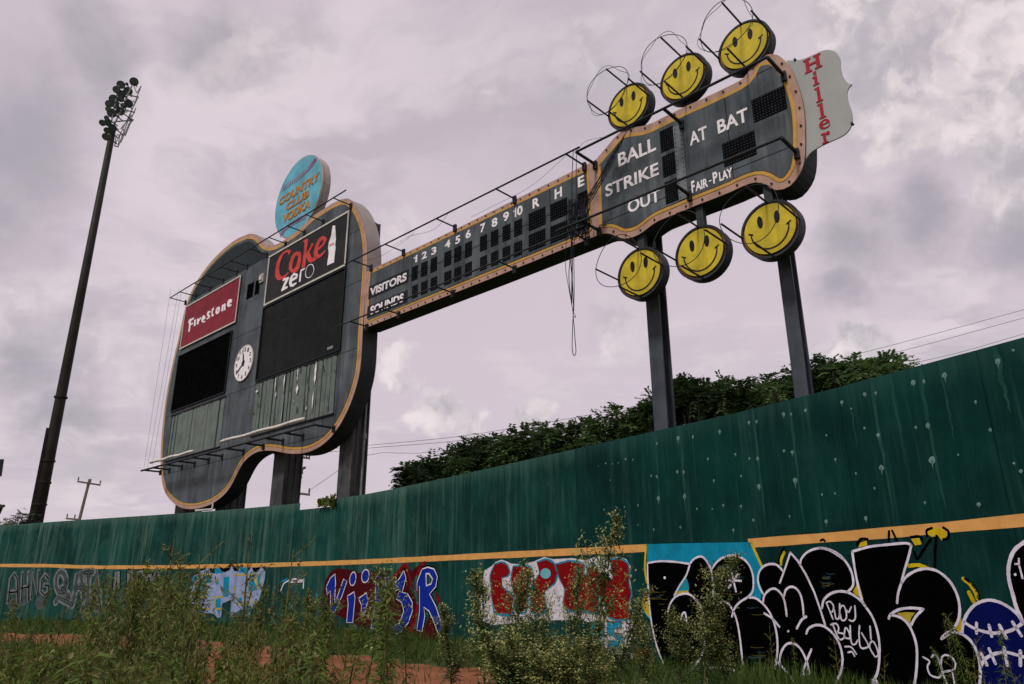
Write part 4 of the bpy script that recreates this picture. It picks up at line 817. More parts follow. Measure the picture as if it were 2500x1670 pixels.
for fx, fz0, fz1, w in ((.28, .70, .98, .10), (.30, .55, .72, .06), (.395, .62, .96, .09), (.40, .05, .55, .05), (.56, .70, 1.0, .08), (.57, .5, .7, .12), (.545, .35, .5, .05), (.775, .55, 1.0, .11), (.77, .1, .5, .09), (.70, .18, .27, .1), (.03, .80, .86, .14)):
    x = a0+W_*fx; za, zb_ = z0+H_*fz0, z0+H_*fz1; n_ = 7; L = []; R_ = []
    for k in range(n_): z = za+(zb_-za)*k/(n_-1); ww = 1.5*w*math.sin(math.pi*(k+.4)/n_)*random.uniform(.4, 1.3); L.append((x-ww*.6, z)); R_.append((x+ww*.5, z))
    mb = MB()
    for k in range(n_-1): mb.add([(L[k][0], -.075, L[k][1]), (R_[k][0], -.10, R_[k][1]), (R_[k+1][0], -.10, R_[k+1][1]), (L[k+1][0], -.075, L[k+1][1])], [(0, 1, 2, 3)])
    mb.build('torn_strip', M_TORN, sp, org=borg)
mb = MB()
for _ in range(34):
    x = a0+W_*random.random(); z = z0+H_*random.uniform(.05, .9); h = random.uniform(.1, .45); w = random.uniform(.02, .06); mb.add([(x, -.08, z), (x+w, -.09, z+h*.2), (x+w*.7, -.085, z+h), (x-w*.3, -.08, z+h*.7)], [(0, 1, 2, 3)])
tag(mb.build('peeling_flake', M_SLATD, sp, org=borg), kind='stuff')
zw = Zm(430, 660, .14033)
for q in (((1255,255),(1365,205),(1340,460),(1230,515)), ((1395,195),(1475,150),(1450,400),(1375,435))):
    r_ = rect(zw(*q)); mb = MB(); mb.box(r_[0], r_[1], -.03, -.022, r_[2], r_[3]); bpart(mb, 'vent_opening', M_BLACK)
r_ = rect(zw((1490,80),(1550,60),(1540,200),(1480,230))); mb = MB(); mb.box(r_[0], r_[1], -.1, -.022, r_[2], r_[3]); mb.box(r_[0]+.05, r_[1]-.05, -.16, -.1, r_[2]+.1, r_[3]-.1); bpart(mb, 'horn_speaker', M_CREAM)

# ---- net and light rails in front of the board
def rail(tips, foot_z, out, name, dia=.028, ends=(.0, .0), strut_r=.028, drop=0.0):
    """rail held 'out' metres in front of the face at height foot_z by struts at the given a positions"""
    a_ = sorted(tips); mb = MB(); mb.tube([(a_[0]-ends[0], -out, foot_z), (a_[-1]+ends[1], -out, foot_z)], dia, 8); r_ = bpart(mb, name, M_PIPE)
    for a in a_:
        mb = MB(); mb.bar((a, -out, foot_z), (a, -.02, foot_z-drop), strut_r, 6); mb.obox((a, -.05, foot_z-.04-drop), (.06, 0, 0), (0, .04, 0), (0, 0, .13)); mb.build('strut', M_PIPE, r_, org=borg)
    return r_
zz1 = Zm(350, 350, .28698)
ft = [(450,1310),(570,1260),(680,1190),(800,1110),(890,1045),(1060,940),(1220,835),(1380,750),(1540,650),(1775,500)]
fq = AA(zz1(*ft)); rail([p[0] for p in fq]+[A(*zz1((365,1360))[0])[0]], float(np.mean([p[1] for p in fq])), .9, 'net_rail', ends=(.0, .9))
ft = [(140,1195),(210,1185),(310,1150),(410,1120),(520,1090),(625,1065),(790,1030),(945,990),(1100,945),(1255,905),(1495,845)]
fq = AA(zb2(*ft)); zlow = float(np.mean([p[1] for p in fq])); lr = rail([p[0] for p in fq], zlow, .88, 'light_rail', .05, ends=(.3, .0), strut_r=.045)
a_l = min(p[0] for p in fq); 
for p0, p1 in (((60,1118),(390,1030)), ((612,955),(1258,778))):
    a0 = A(*zb2(p0)[0], -.88)[0]; a1_ = A(*zb2(p1)[0], -.88)[0]; zA_ = A(*zb2(p0)[0], -.88)[1]; zB_ = A(*zb2(p1)[0], -.88)[1]; n_ = 12
    P = [(a0+(a1_-a0)*k/n_, -.9, zA_+(zB_-zA_)*k/n_+.018*math.sin(k*1.3)) for k in range(n_+1)]
    mb = MB(); mb.tube(P, .07, 8); mb.build('lamp_tube', M_TUBE, lr, org=borg, smooth=True)
fq = AA(zN((190,995),(450,870),(860,670),(1335,450),(1890,170))); rail([p[0] for p in fq], float(np.mean([p[1] for p in fq])), .9, 'net_rail', ends=(.5, .5))
fq = AA(zN((155,1470),(410,1360),(840,1195),(1335,1000),(1910,770))); rail([p[0] for p in fq], float(np.mean([p[1] for p in fq])), .8, 'net_rail', ends=(.9, .5))
fq = AA([(1455,404),(1666,306),(1914,180.6)]); zt = [p[1] for p in fq]; rail([p[0] for p in fq], float(np.mean(zt)), .92, 'net_rail', .035, strut_r=.045)
fq = AA([(1465,566),(1685,477),(1946,372)]); rail([p[0] for p in fq], float(np.mean([p[1] for p in fq])), .85, 'net_rail', .035, ends=(.9, .0), strut_r=.045)
r_t = float(np.mean(zt))
# thin guy wires at the left end
for (p, q) in (((436,706),(360,1140)), ((417,705),(352,1140)), ((442,714),(372,1135))):
    u0 = A(*p, -.9); u1 = A(*q, -.9); mb = MB(); mb.bar((u0[0], -.9, u0[1]), (u1[0], -.9, u1[1]), .007, 4); bpart(mb, 'guy_wire', M_GALV)

# ------------------------------------------------------------------ signs fixed to the guitar: each a thing
def framed_sign(name, px, label, m, fr_m, b=-.03, fr=.09):
    a0, a1_, z0, z1 = rect(px); o, org = board_thing(name, (a0+a1_)/2, b, z0, label, 'sign')
    mb = MB(); mb.box(a0+fr*.5, a1_-fr*.5, b-.05, b, z0+fr*.5, z1-fr*.5); sub(mb, 'sign_panel', m, o, org)
    mb = MB()
    for q in ((a0, a1_, z1-fr, z1), (a0, a1_, z0, z0+fr), (a0, a0+fr, z0+fr, z1-fr), (a1_-fr, a1_, z0+fr, z1-fr)): mb.box(q[0], q[1], b-.075, b-.051, q[2], q[3])
    sub(mb, 'sign_frame', fr_m, o, org); return o, org, (a0, a1_, z0, z1)
red, rorg, _ = framed_sign('advertising_sign', zw((198,650),(1165,75),(1060,905),(85,1395)), 'red rectangular advertising sign with white gothic lettering on the left of the guitar', M_RED, M_CREAM, fr=.075)
def traced(polys, zf, b, th=.014, holes=None):
    mb = MB()
    for i, P in enumerate(polys): mb.prism(AA(zf(*P)), b-th, b, [AA(zf(*h)) for h in (holes or {}).get(i, [])])
    return mb
FS = [((240,900),(260,860),(345,825),(335,860),(290,885),(285,935),(325,915),(320,945),(280,965),(265,1070),(240,1080),(255,960)),((345,870),(375,860),(365,970),(335,985)),((395,850),(425,840),(420,870),(455,820),(460,850),(425,900),(420,940),(390,955)),((500,790),(535,800),(535,850),(500,880),(500,900),(540,880),(530,910),(490,920),(470,890),(475,830)),((590,720),(625,710),(625,740),(600,750),(600,780),(620,790),(615,830),(570,865),(555,850),(590,820),(565,790),(570,740)),((650,690),(690,640),(680,680),(690,690),(670,710),(665,770),(690,770),(680,800),(650,815),(645,770),(650,715)),((745,650),(785,640),(795,690),(775,750),(735,775),(715,750),(720,690)),((830,610),(860,600),(880,580),(890,600),(885,700),(855,710),(860,630),(850,640),(845,715),(815,725)),((955,510),(1000,510),(1000,560),(955,590),(960,610),(1000,590),(985,630),(940,650),(915,620),(925,550))]
for i, P in enumerate(FS): sub(traced([P], zw, -.08, holes={0: [((755,680),(745,720),(760,725),(770,690))]} if i == 6 else None), 'letter', M_WHITE, red, rorg)
cola, corg, _ = framed_sign('advertising_sign', [(661,628),(856.5,515),(849,649.5),(648.5,749)], 'black soft drink sign with red script and white bottle on the guitar body', M_COLA, M_CREAM, fr=.085)
zc9 = Zm(640, 540, .12752)
CK = [((575,560),(580,610),(545,660),(530,612),(500,605),(440,655),(390,760),(360,900),(365,1020),(400,1068),(460,1055),(530,985),(545,1008),(480,1090),(400,1135),(330,1140),(290,1080),(285,960),(310,820),(360,700),(430,610),(510,560)),((700,595),(770,600),(785,660),(780,780),(750,900),(700,975),(640,1000),(580,990),(545,930),(550,830),(590,700),(640,630)),((815,390),(905,345),(915,380),(880,620),(960,500),(980,440),(1020,430),(1010,480),(940,610),(985,720),(1060,695),(1090,690),(1060,760),(990,800),(930,800),(880,700),(860,880),(790,910),(830,640),(850,440)),((1180,300),(1250,310),(1275,360),(1240,450),(1150,540),(1100,580),(1105,650),(1150,650),(1250,560),(1250,590),(1170,690),(1080,740),(1030,700),(1020,620),(1050,480),(1110,360))]
CKH = {1: ((690,660),(640,740),(610,850),(610,930),(640,930),(690,860),(720,750),(722,680)), 3: ((1190,370),(1140,430),(1110,520),(1170,470),(1210,400))}
for i, P in enumerate(CK): sub(traced([P], zc9, -.08, holes={0: [CKH[i]]} if i in CKH else None), 'letter', M_COLARED, cola, corg)
ZR = [((440,1110),(550,1075),(545,1110),(470,1270),(525,1255),(520,1290),(400,1360),(405,1320),(480,1140),(425,1160)),((640,1000),(700,1010),(720,1050),(700,1110),(600,1170),(610,1220),(690,1180),(690,1210),(620,1270),(565,1260),(550,1190),(570,1090)),((775,940),(800,930),(860,900),(850,935),(790,970),(770,1170),(740,1175),(750,1050))]
for i, P in enumerate(ZR): sub(traced([P], zc9, -.08, holes={0: [((640,1050),(605,1110),(680,1070),(675,1050))]} if i == 1 else None), 'letter', M_WHITE, cola, corg)
rb = ribbon(crom(AA(zc9((985,840),(1020,900),(1020,980),(970,1070),(910,1095),(870,1060),(870,970),(910,870))), 4, True), .035, False, closed=True); mb = MB()
for P in rb: mb.prism(P, -.094, -.08)
sub(mb, 'letter', M_WHITE, cola, corg)
mb = traced([((1385,105),(1430,95),(1440,250),(1447,350),(1432,480),(1442,510),(1420,700),(1412,800),(1280,860),(1295,740),(1312,640),(1300,520),(1310,430),(1360,280))], zc9, -.08); sub(mb, 'bottle_picture', M_WHITE, cola, corg)
mb = traced([((1325,455),(1415,415),(1415,465),(1320,500))], zc9, -.095, .004); sub(mb, 'bottle_label', mat('faded_red', (.6, .32, .32), .6), cola, corg)

# round sign standing on the saddle of the body
ra, rz, rR = -22.456, 18.97, 2.026
rs, rso = board_thing('round_sign', ra, .15, rz-rR, 'round blue baseball shaped sign with orange brown lettering standing on the guitar body', 'sign')
mb = MB(); mb.prism(ell(ra, rz, rR, rR, 56), .165, .62); sub(mb, 'sign_drum', M_BALLRIM, rs, rso)
mb = MB(); mb.prism(ell(ra, rz, rR-.01, rR-.01, 56), .15, .165); sub(mb, 'sign_face', M_BALLBLUE, rs, rso)
mb = MB(); mb.tube([(ra+rR*math.cos(t), .20, rz+rR*math.sin(t)) for t in np.arange(56)*2*math.pi/56], .05, 6, True); sub(mb, 'sign_rim', M_BALLRIM, rs, rso)
zr = Zm(660, 360, .15306)
def A15(p): return A(*p, .15)
for t, LB, LT, RB in (('COUNTRY',(142,938),(125,835),(775,510)),('CLUB',(255,1005),(240,905),(610,795)),('VODKA',(200,1218),(182,1105),(632,950))):
    p0, p1, p2 = A15(zr(LB)[0]), A15(zr(LT)[0]), A15(zr(RB)[0]); zb = (p0[1]+p2[1])/2; h = p1[1]-p0[1]
    mb = MB(); word(mb, t, p0[0]-.03, p2[0]+.03, zb-.05, zb+h-.01, .15, .008, .05); sub(mb, 'letter_outline', M_BROWNDK, rs, rso)
    mb = MB(); word(mb, t, p0[0], p2[0], zb, zb+h, .141, .01, .035); sub(mb, 'lettering', M_BROWN, rs, rso)
mb = MB()
for arc in (((215,650),(330,570),(460,480),(560,390),(640,310),(700,230),(735,160)), ((170,1385),(240,1300),(330,1230),(420,1170),(500,1130),(600,1095))):
    P = resample(crom([A15(p) for p in zr(*arc)], 8), .16); P = P[:len(P)//2]
    P = crom([A15(p) for p in zr(*arc)], 4)
    for k in range(len(P)-1):
        t = np.array(P[k+1])-np.array(P[k]); t = t/np.linalg.norm(t); s_ = np.array([-t[1], t[0]])
        for sg in (-1, 1):
            q = np.array(P[k]); e = q+s_*sg*.15-t*.08; w = t*.022; mb.prism([tuple(q-w), tuple(q+w), tuple(e+w), tuple(e-w)], .138, .15)
tag(sub(mb, 'stitch', M_STITCH, rs, rso), kind='stuff')
mb = MB(); mb.box(ra-.9, ra-.8, .3, .42, rz-rR-.6, rz); mb.box(ra+.8, ra+.9, .3, .42, rz-rR-.4, rz); sub(mb, 'sign_bracket', M_PIPE, rs, rso)

# clock
ca, cz, cR = -25.532, 11.36, .845
ck, cko = board_thing('clock', ca, -.022, cz-cR, 'round white clock with black hands in the middle of the guitar body', 'clock')
mb = MB(); mb.prism(ell(ca, cz, cR, cR, 40), -.08, -.022); sub(mb, 'clock_face', M_CLOCK, ck, cko)
mb = MB(); mb.tube([(ca+cR*math.cos(t), -.06, cz+cR*math.sin(t)) for t in np.arange(40)*2*math.pi/40], .035, 6, True); sub(mb, 'clock_rim', M_CREAM, ck, cko)
for h in range(1, 13):
    t = math.pi/2-h*math.pi/6; x, z = ca+.66*math.cos(t), cz+.66*math.sin(t); mb = MB(); w_ = .065*len(str(h)); word(mb, str(h), x-w_, x+w_, z-.095, z+.095, -.08, .008, .015); sub(mb, 'numeral', M_INK, ck, cko)
def hand(ang, L, w):
    t = math.pi/2-ang; dx, dz_ = math.cos(t), math.sin(t); px, pz = -dz_, dx; mb = MB(); mb.prism([(ca-dx*.15-px*w, cz-dz_*.15-pz*w), (ca-dx*.15+px*w, cz-dz_*.15+pz*w), (ca+dx*L*.7+px*w, cz+dz_*L*.7+pz*w), (ca+dx*L, cz+dz_*L), (ca+dx*L*.7-px*w, cz+dz_*L*.7-pz*w)], -.10, -.09); return mb
sub(hand(math.radians(350), .52, .05), 'hour_hand', M_INK, ck, cko); sub(hand(math.radians(233), .72, .035), 'minute_hand', M_INK, ck, cko)
mb = MB(); mb.prism(ell(ca, cz, .1, .1, 14), -.115, -.08); sub(mb, 'hub', M_INK, ck, cko)

# tall lettered sign at the end of the headstock
zL = Zm(1800, 100, .2552)
ho = [(470,185),(550,185),(620,175),(720,135),(800,98),(870,85),(940,105),(980,170),(985,240),(1000,310),(1030,370),(1060,405),(1098,415),(1065,450),(1050,500),(1055,560),(1075,620),(1095,690),(1100,760),(1090,810),(1060,860),(1010,905),(940,940),(860,975),(780,1015),(700,1070),(645,1140),(600,1140),(600,700),(520,420)]
P = [A(*p, .06) for p in zL(*ho)]
hs, hso = board_thing('shaped_sign', float(np.mean([p[0] for p in P])), .06, min(p[1] for p in P), 'pale scalloped sign with stacked crimson serif letters at the headstock tip', 'sign')
Pc = crom(P[:12], 3)[:-1]+[P[11], P[12]]+crom(P[12:27], 3)[1:]+P[27:]
mb = MB(); mb.prism(Pc, .06, .10); sub(mb, 'sign_panel', M_HILL, hs, hso)
def ser(kind):
    """slab serif letters as polygons in a unit box"""
    if kind == 'H': return [[(0,0),(.42,0),(.42,.1),(.31,.12),(.31,.44),(.69,.44),(.69,.12),(.58,.1),(.58,0),(1,0),(1,.1),(.9,.12),(.9,.88),(1,.9),(1,1),(.58,1),(.58,.9),(.69,.88),(.69,.58),(.31,.58),(.31,.88),(.42,.9),(.42,1),(0,1),(0,.9),(.1,.88),(.1,.12),(0,.1)]], []
    if kind == 'i': return [[(0,0),(1,0),(1,.09),(.76,.11),(.76,.68),(.05,.64),(.05,.56),(.3,.53),(.3,.11),(0,.09)], [(.3,.78),(.76,.78),(.76,1),(.3,1)]], []
    if kind == 'l': return [[(0,0),(1,0),(1,.08),(.76,.1),(.76,1),(.02,.96),(.02,.89),(.3,.86),(.3,.1),(0,.08)]], []
    if kind == 'e': return [[(1,.3),(.8,.16),(.55,.12),(.35,.25),(.3,.46),(1,.46),(.98,.7),(.82,.92),(.52,1),(.2,.88),(.02,.62),(.02,.36),(.2,.1),(.52,0),(.82,.07),(1,.22)]], [[(.32,.58),(.4,.82),(.54,.88),(.66,.8),(.7,.58)]]
    if kind == 'r': return [[(0,0),(.7,0),(.7,.1),(.5,.13),(.5,.6),(.62,.78),(.72,.66),(.95,.66),(1,.88),(.86,1),(.66,.97),(.48,.8),(.46,.98),(0,.95),(0,.86),(.2,.82),(.2,.13),(0,.1)]], []
for kd, LB, LT, RB in (('H',(650,322),(628,195),(815,240)),('i',(728,436),(712,305),(788,410)),('l',(757,592),(735,452),(822,572)),('l',(785,750),(765,605),(852,728)),('e',(790,860),(772,772),(893,822)),('r',(815,988),(803,885),(900,960))):
    p0, p1, p2 = A(*zL(LB)[0], .06), A(*zL(LT)[0], .06), A(*zL(RB)[0], .06); zb = (p0[1]+p2[1])/2; h = p1[1]-p0[1]; polys, hol = ser(kd); mb = MB()
    T_ = lambda q: (p0[0]+(p2[0]-p0[0])*q[0], zb+h*q[1])
    for i, pl_ in enumerate(polys): mb.prism([T_(q) for q in pl_], .045, .06, [[T_(q) for q in hh] for hh in hol] if i == 0 else [])
    sub(mb, 'letter', M_HILLRED, hs, hso)
for p in ((552,180),(1098,790)): q = A(*zL(p)[0], .06); mb = MB(); mb.prism(ell(q[0], q[1], .03, .03, 8), .03, .12); sub(mb, 'bolt', M_SHELL, hs, hso)

# six smiling tuning-peg discs
SR = .665
def smiley_geo(kind, org, o, seed):
    a, z = 0.0, 0.0
    mb = MB(); n_ = 48
    mb.prism(ell(a, z, SR*1.06, SR*1.06, n_), .08, .30)
    sub(mb, 'drum', M_DRUM, o, (0, 0, 0))
    mb = MB(); ro = SR*1.075; ri = SR*1.0; mb.prism(ell(a, z, ro, ro, n_), -.02, .10, [ell(a, z, ri, ri, n_)]); sub(mb, 'drum_rim', M_DRUM, o, (0, 0, 0))
    mb = MB(); mb.prism(ell(a, z, SR*.995, SR*.995, n_), .02, .10, [ell(a, z, SR*.90, SR*.90, n_)]); sub(mb, 'orange_ring', M_ORNG, o, (0, 0, 0))
    mb = MB(); mb.tube([(a+SR*.945*math.cos(t), .0, z+SR*.945*math.sin(t)) for t in np.arange(n_)*2*math.pi/n_], .012, 6, True); sub(mb, 'neon_tube', M_INK, o, (0, 0, 0))
    mb = MB(); mb.prism(ell(a, z, SR*.925, SR*.925, n_), -.035, .02); f = sub(mb, 'face_disc', M_YEL, o, (0, 0, 0))
    for sx in (-1, 1): mb = MB(); mb.prism(ell(a+sx*.205, z+.235, .066, .155, 18, -.04*sx), -.045, -.035); mb.build('eye', M_INK, f)
    mb = MB()
    arc = [(.455*math.cos(t), .0+.49*math.sin(t)) for t in np.linspace(math.radians(183), math.radians(357), 26)]
    for P in ribbon(arc, .032, False): mb.prism(P, -.045, -.035)
    for sx in (-1, 1):
        c = (sx*.455, -.01); P = [(c[0]-.06, c[1]+.03*sx*-1-.004), (c[0]+.06, c[1]+.03*sx-.004), (c[0]+.06, c[1]+.03*sx+.028), (c[0]-.06, c[1]-.03*sx+.028)]; mb.prism(P, -.046, -.035)
    mb.build('mouth', M_INK, f)
    R_ = SR*1.04; r2 = random.Random(seed)
    for t in (math.radians(90), math.radians(0), math.radians(180), math.radians(270)):
        mb = MB(); x, zz = R_*math.cos(t), R_*math.sin(t); mb.bar((x, .15, zz), (x, -1.02, zz), .024, 6); sub(mb, 'hoop_strut', M_PIPE, o, (0, 0, 0))
    for j in range(2 if kind == 'top' else 1):
        mb = MB(); P = []
        for t in np.arange(40)*2*math.pi/40:
            w = 1+.03*math.sin(3*t+seed+j*2)+(.07*math.sin(5*t+seed*1.7) if j else 0); P.append((R_*w*math.cos(t), -1.02-.02*j+.04*math.sin(2*t+seed+j), R_*w*math.sin(t)-(.10*max(0, math.sin(3*t+seed)) if j and kind == 'top' else 0)))
        mb.tube(P, .010 if j == 0 else .007, 5, True); sub(mb, 'wire_hoop', M_WIRE, o, (0, 0, 0))
    mb = MB(); mb.box(-.10, .10, .12, .28, (-SR*1.10-.6) if kind == 'top' else SR*1.0, (-SR*.95) if kind == 'top' else SR*1.10+.7); sub(mb, 'mounting_post', M_SHELL, o, (0, 0, 0))
sm = [('top', -3.87, 14.45, 'left disc of the three above the headstock'), ('top', -2.10, 14.465, 'middle disc of the three above the headstock'), ('top', -.34, 14.465, 'right of three above the headstock'), ('bot', -3.842, 9.276, 'left of three below the headstock'), ('bot', -2.067, 9.284, 'middle disc of the three below the headstock, between the columns'), ('bot', -.276, 9.287, 'right of three below the headstock')]
for i, (kd, a, z, lb) in enumerate(sm):
    o = empty('smiley_sign', None, 'yellow smiling face drum sign, '+lb, 'sign', 'smiling face discs mounted as tuning pegs', BM @ Matrix.Translation((a, -.02, z)))
    smiley_geo(kd, None, o, i)

# black netting fallen from the rails
net, neto = board_thing('safety_net', A(1400,540,-.85)[0], -.85, A(1400,560,-.85)[1], 'torn black safety netting bunched and hanging at the end of the guitar neck', 'net')
def npt(x, y, b): q = A(x, y, b); return (q[0], b, q[1])
mb = MB()
for k in range(16):      # fan of strands from the headstock top to the bunch
    x0 = 1535-k*3.4; y0 = 312+k*5.2; x1 = 1412-k*2.0; y1 = 500+k*4.0
    P = []
    for t in np.linspace(0, 1, 9): P.append(npt(x0+(x1-x0)*t+6*math.sin(t*3.1)*(k % 3), y0+(y1-y0)*t+14*math.sin(math.pi*t), -.25-.55*t))
    mb.tube(P, .008, 4)
tag(mb.build('net_strand', M_NET, net, org=neto), kind='stuff')
mb = MB()
for k in range(34):      # bunch over the number windows
    x = random.uniform(1388, 1438); P = [npt(x+random.uniform(-16, 16)*t, 490+90*t+random.uniform(-8, 8), -.8+.08*random.random()) for t in np.linspace(0, 1, 6)]; mb.tube(P, .014, 4)
tag(mb.build('net_bunch', M_NET, net, org=neto), kind='stuff')
for xs, r in ((((1400,368),(1397,420),(1396,480),(1398,540),(1394,600),(1393,640),(1398,690),(1400,750),(1398,800),(1397,850),(1401,868),(1406,860),(1404,830),(1401,790)), .011), (((1408,366),(1407,420),(1407,500),(1404,560),(1401,620),(1402,700),(1401,760)), .010), (((1385,560),(1380,640),(1388,700),(1398,755),(1401,790)), .009), (((1395,560),(1397,640),(1396,740)), .02), (((1399,760),(1406,775),(1401,772)), .008), (((1392,630),(1389,680),(1396,745)), .012)):
    mb = MB(); mb.tube([npt(x, y, -.84) for x, y in (xs if len(xs) < 3 else crom(xs, 3))], r, 5); mb.build('net_rope', M_NET, net, org=neto)
mb = MB()
for q in (((1150,530),(1200,505),(1300,452),(1390,372)), ((960,600),(1000,577),(1060,560),(1095,520)), ((870,640),(930,625),(985,590),(1010,570)), ((1410,365),(1430,345),(1470,335))): mb.tube([npt(x, y, -.88) for x, y in crom(q, 4)], .006, 4)
mb.build('net_edge_cord', M_WIRE, net, org=neto)

# ------------------------------------------------------------------ floodlight mast
MD = 65.0; mbase = at_dist(89.5, 1273, MD); mtop = at_dist(271.6, 333, MD); mx, my = mbase.x, mbase.y
mast = empty('floodlight_mast', (mx, my, 0), 'tall dark floodlight mast leaning over the far left of the wall', 'floodlight mast'); mo = (mx, my, 0)
mb = MB(); mb.tube([(mx, my, -.2), (mx, my, 12), (mx, my, 24), (mx, my, mtop.z+.8)], [.46, .40, .33, .25], 16); mb.build('pole', M_MAST, mast, org=mo, smooth=True)
vd = Vector((mx, my, 0)).normalized(); rt = Vector((vd.y, -vd.x, 0))
mb = MB(); cpos = Vector((mx, my, 0))-rt*.47-vd*.1; mb.obox((cpos.x, cpos.y, 8.5), rt*.08, vd*.12, (0, 0, 4.6)); mb.build('cable_duct', M_MAST, mast, org=mo)
for z in (5.9, 7.4, 9.0, 10.6, 15.5): mb = MB(); mb.tube([(mx, my, z), (mx, my, z+.12)], .475, 16); mb.build('pole_band', M_MAST, mast, org=mo)
zP = Zm(220, 170, .13393)
lamps = [(800,220,82,72),(560,275,58,76),(668,262,30,30),(480,365,44,68),(570,450,70,78),(690,395,82,78),(430,540,66,86),(345,625,40,70),(560,535,58,60),(700,620,80,72),(395,790,86,84),(330,720,44,52),(550,760,78,72),(300,880,46,40),(225,970,62,28),(320,960,50,60),(410,1060,74,66),(310,1110,62,42),(290,1225,72,32),(470,640,50,60),(610,660,50,55)]
face_dir = (Vector((0, 0, 0))-Vector((mx, my, 0))); face_dir.z = -12; face_dir.normalize()
arm_pts = []
for i, (x, y, rx, ry) in enumerate(lamps):
    px = zP((x, y))[0]; dep = MD+((x-520)/300)*1.3+random.uniform(-.3, .3); c = at_dist(*px, dep); R_ = max(rx, ry)*.13393/FPX*dep*.98
    aim = (Vector((0, 6, 1))-c).normalized(); aim = (aim + rt*(-.75+.9*(x/800)) + Vector((0, 0, -.15-.5*(y > 900)))).normalized()
    u = aim.orthogonal().normalized(); w = aim.cross(u); mb = MB(); prof = [(.0, -.55), (.35, -.52), (.7, -.32), (1.0, .0), (1.0, .06), (.93, .06), (.88, .0)]
    n_ = 14; base = 0; V = []
    for r_, d_ in prof:
        for k in range(n_): t = 2*math.pi*k/n_; q = c+(u*math.cos(t)+w*math.sin(t))*r_*R_+aim*d_*R_; V.append(q)
    F = [(j*n_+k, j*n_+(k+1) % n_, (j+1)*n_+(k+1) % n_, (j+1)*n_+k) for j in range(len(prof)-1) for k in range(n_)]
    mb.add(V, F); h = mb.build('floodlight', M_LAMPH, mast, org=mo, smooth=True)
    mb = MB(); mb.add([c+(u*math.cos(2*math.pi*k/n_)+w*math.sin(2*math.pi*k/n_))*.88*R_+aim*.0 for k in range(n_)], [tuple(range(n_))]); mb.build('lens', M_LENS, h, org=mo)
    mb = MB(); mb.bar(c-aim*R_*.4, c-aim*R_*.5+rt*.9*(1 if x < 600 else .4)-Vector((0, 0, .5)), .05, 5); mb.build('yoke', M_PIPE, h, org=mo)
mb = MB()
def mp(x, y, d=0.0): return at_dist(*zP((x, y))[0], MD+d)
for p, q, r_, d_ in (((930,300),(510,1410),.05,1.6), ((835,700),(560,1330),.05,1.9), ((880,500),(440,1390),.04,.9), ((800,300),(850,430),.04,1.), ((850,430),(930,300),.04,1.4), ((760,480),(890,500),.05,1.), ((780,560),(820,610),.05,1.), ((480,1190),(600,1190),.05,1.), ((440,1390),(520,1410),.05,1.), ((470,1200),(450,1390),.045,.6), ((540,1200),(510,1400),.045,1.2), ((600,1080),(640,1200),.05,1.3), ((700,900),(790,910),.05,1.4), ((700,1010),(790,910),.06,1.4), ((640,1200),(760,900),.07,1.5), ((560,1080),(760,830),.05,1.), ((400,1100),(760,300),.07,.2), ((360,1100),(520,300),.06,-.2), ((500,700),(820,780),.06,.5), ((430,950),(780,920),.06,.5), ((560,430),(880,500),.06,.5)):
    mb.bar(mp(*p, d_), mp(*q, d_), r_, 5)
mb.build('lamp_frame', M_GALV, mast, org=mo)

# ------------------------------------------------------------------ utility poles, wires, far left board
def utility_pole(base_px, top_px_, D, arms, label, r=.14):
    b = at_dist(*base_px, D); t = at_dist(*top_px_, D); k = (t-b)/(t.z-b.z); g0 = b-k*b.z
    o = empty('utility_pole', (g0.x, g0.y, 0), label, 'utility pole'); og = (g0.x, g0.y, 0); mb = MB(); mb.tube([g0, t], [r*1.2, r*.85], 8); mb.build('pole', M_WOOD, o, org=og)
    for p, q, ins in arms:
        P, Q = at_dist(*p, D-.1), at_dist(*q, D-.1); mb = MB(); dv = (Q-P)/2; mb.obox((P+Q)/2, dv, Vector((-dv.y, dv.x, 0)).normalized()*.06, Vector((0, 0, .07))); a = mb.build('crossarm', M_WOOD, o, org=og)
        for f in ins: mb = MB(); c = P+(Q-P)*f; mb.tube([c+Vector((0, 0, .05)), c+Vector((0, 0, .2)), c+Vector((0, 0, .42))], [.03, .07, .05], 6); mb.build('insulator', M_INSUL, a, org=og)
    return o, og
utility_pole((193,1272), (219,1170), 78, [((188.7,1175.4),(245.5,1184.5),(.03,.55,.97)), ((161,1266),(192,1268.5),(.06,.66))], 'wooden utility pole with crossarm between the floodlight mast and the guitar')
up, upo = utility_pole((690,1235), (694,1090), 52, [((668,1107),(757,1119),(.98,.9,.1)), ((664,1197),(757,1208),(.97,.1)), ((682,1146.5),(734,1147.5),())], 'wooden utility pole half hidden behind the second guitar column', .16)
zU = Zm(640, 1080, .1148)
mb = MB(); mb.tube([at_dist(*p, 51.8) for p in crom(zU((930,540),(880,545),(840,600),(845,670),(850,680)), 3)], .09, 6); mb.build('cutout_switch', M_INSUL, up, org=upo)
mb = MB(); mb.bar(at_dist(*zU((835,680))[0], 51.8), at_dist(*zU((840,770))[0], 51.8), .04, 5); mb.bar(at_dist(*zU((680,1220))[0], 51.8), at_dist(*zU((815,1110))[0], 51.8), .04, 5); mb.bar(at_dist(*zU((750,370))[0], 51.8), at_dist(*zU((810,320))[0], 51.8), .03, 5); mb.build('arm_brace', M_GALV, up, org=upo)
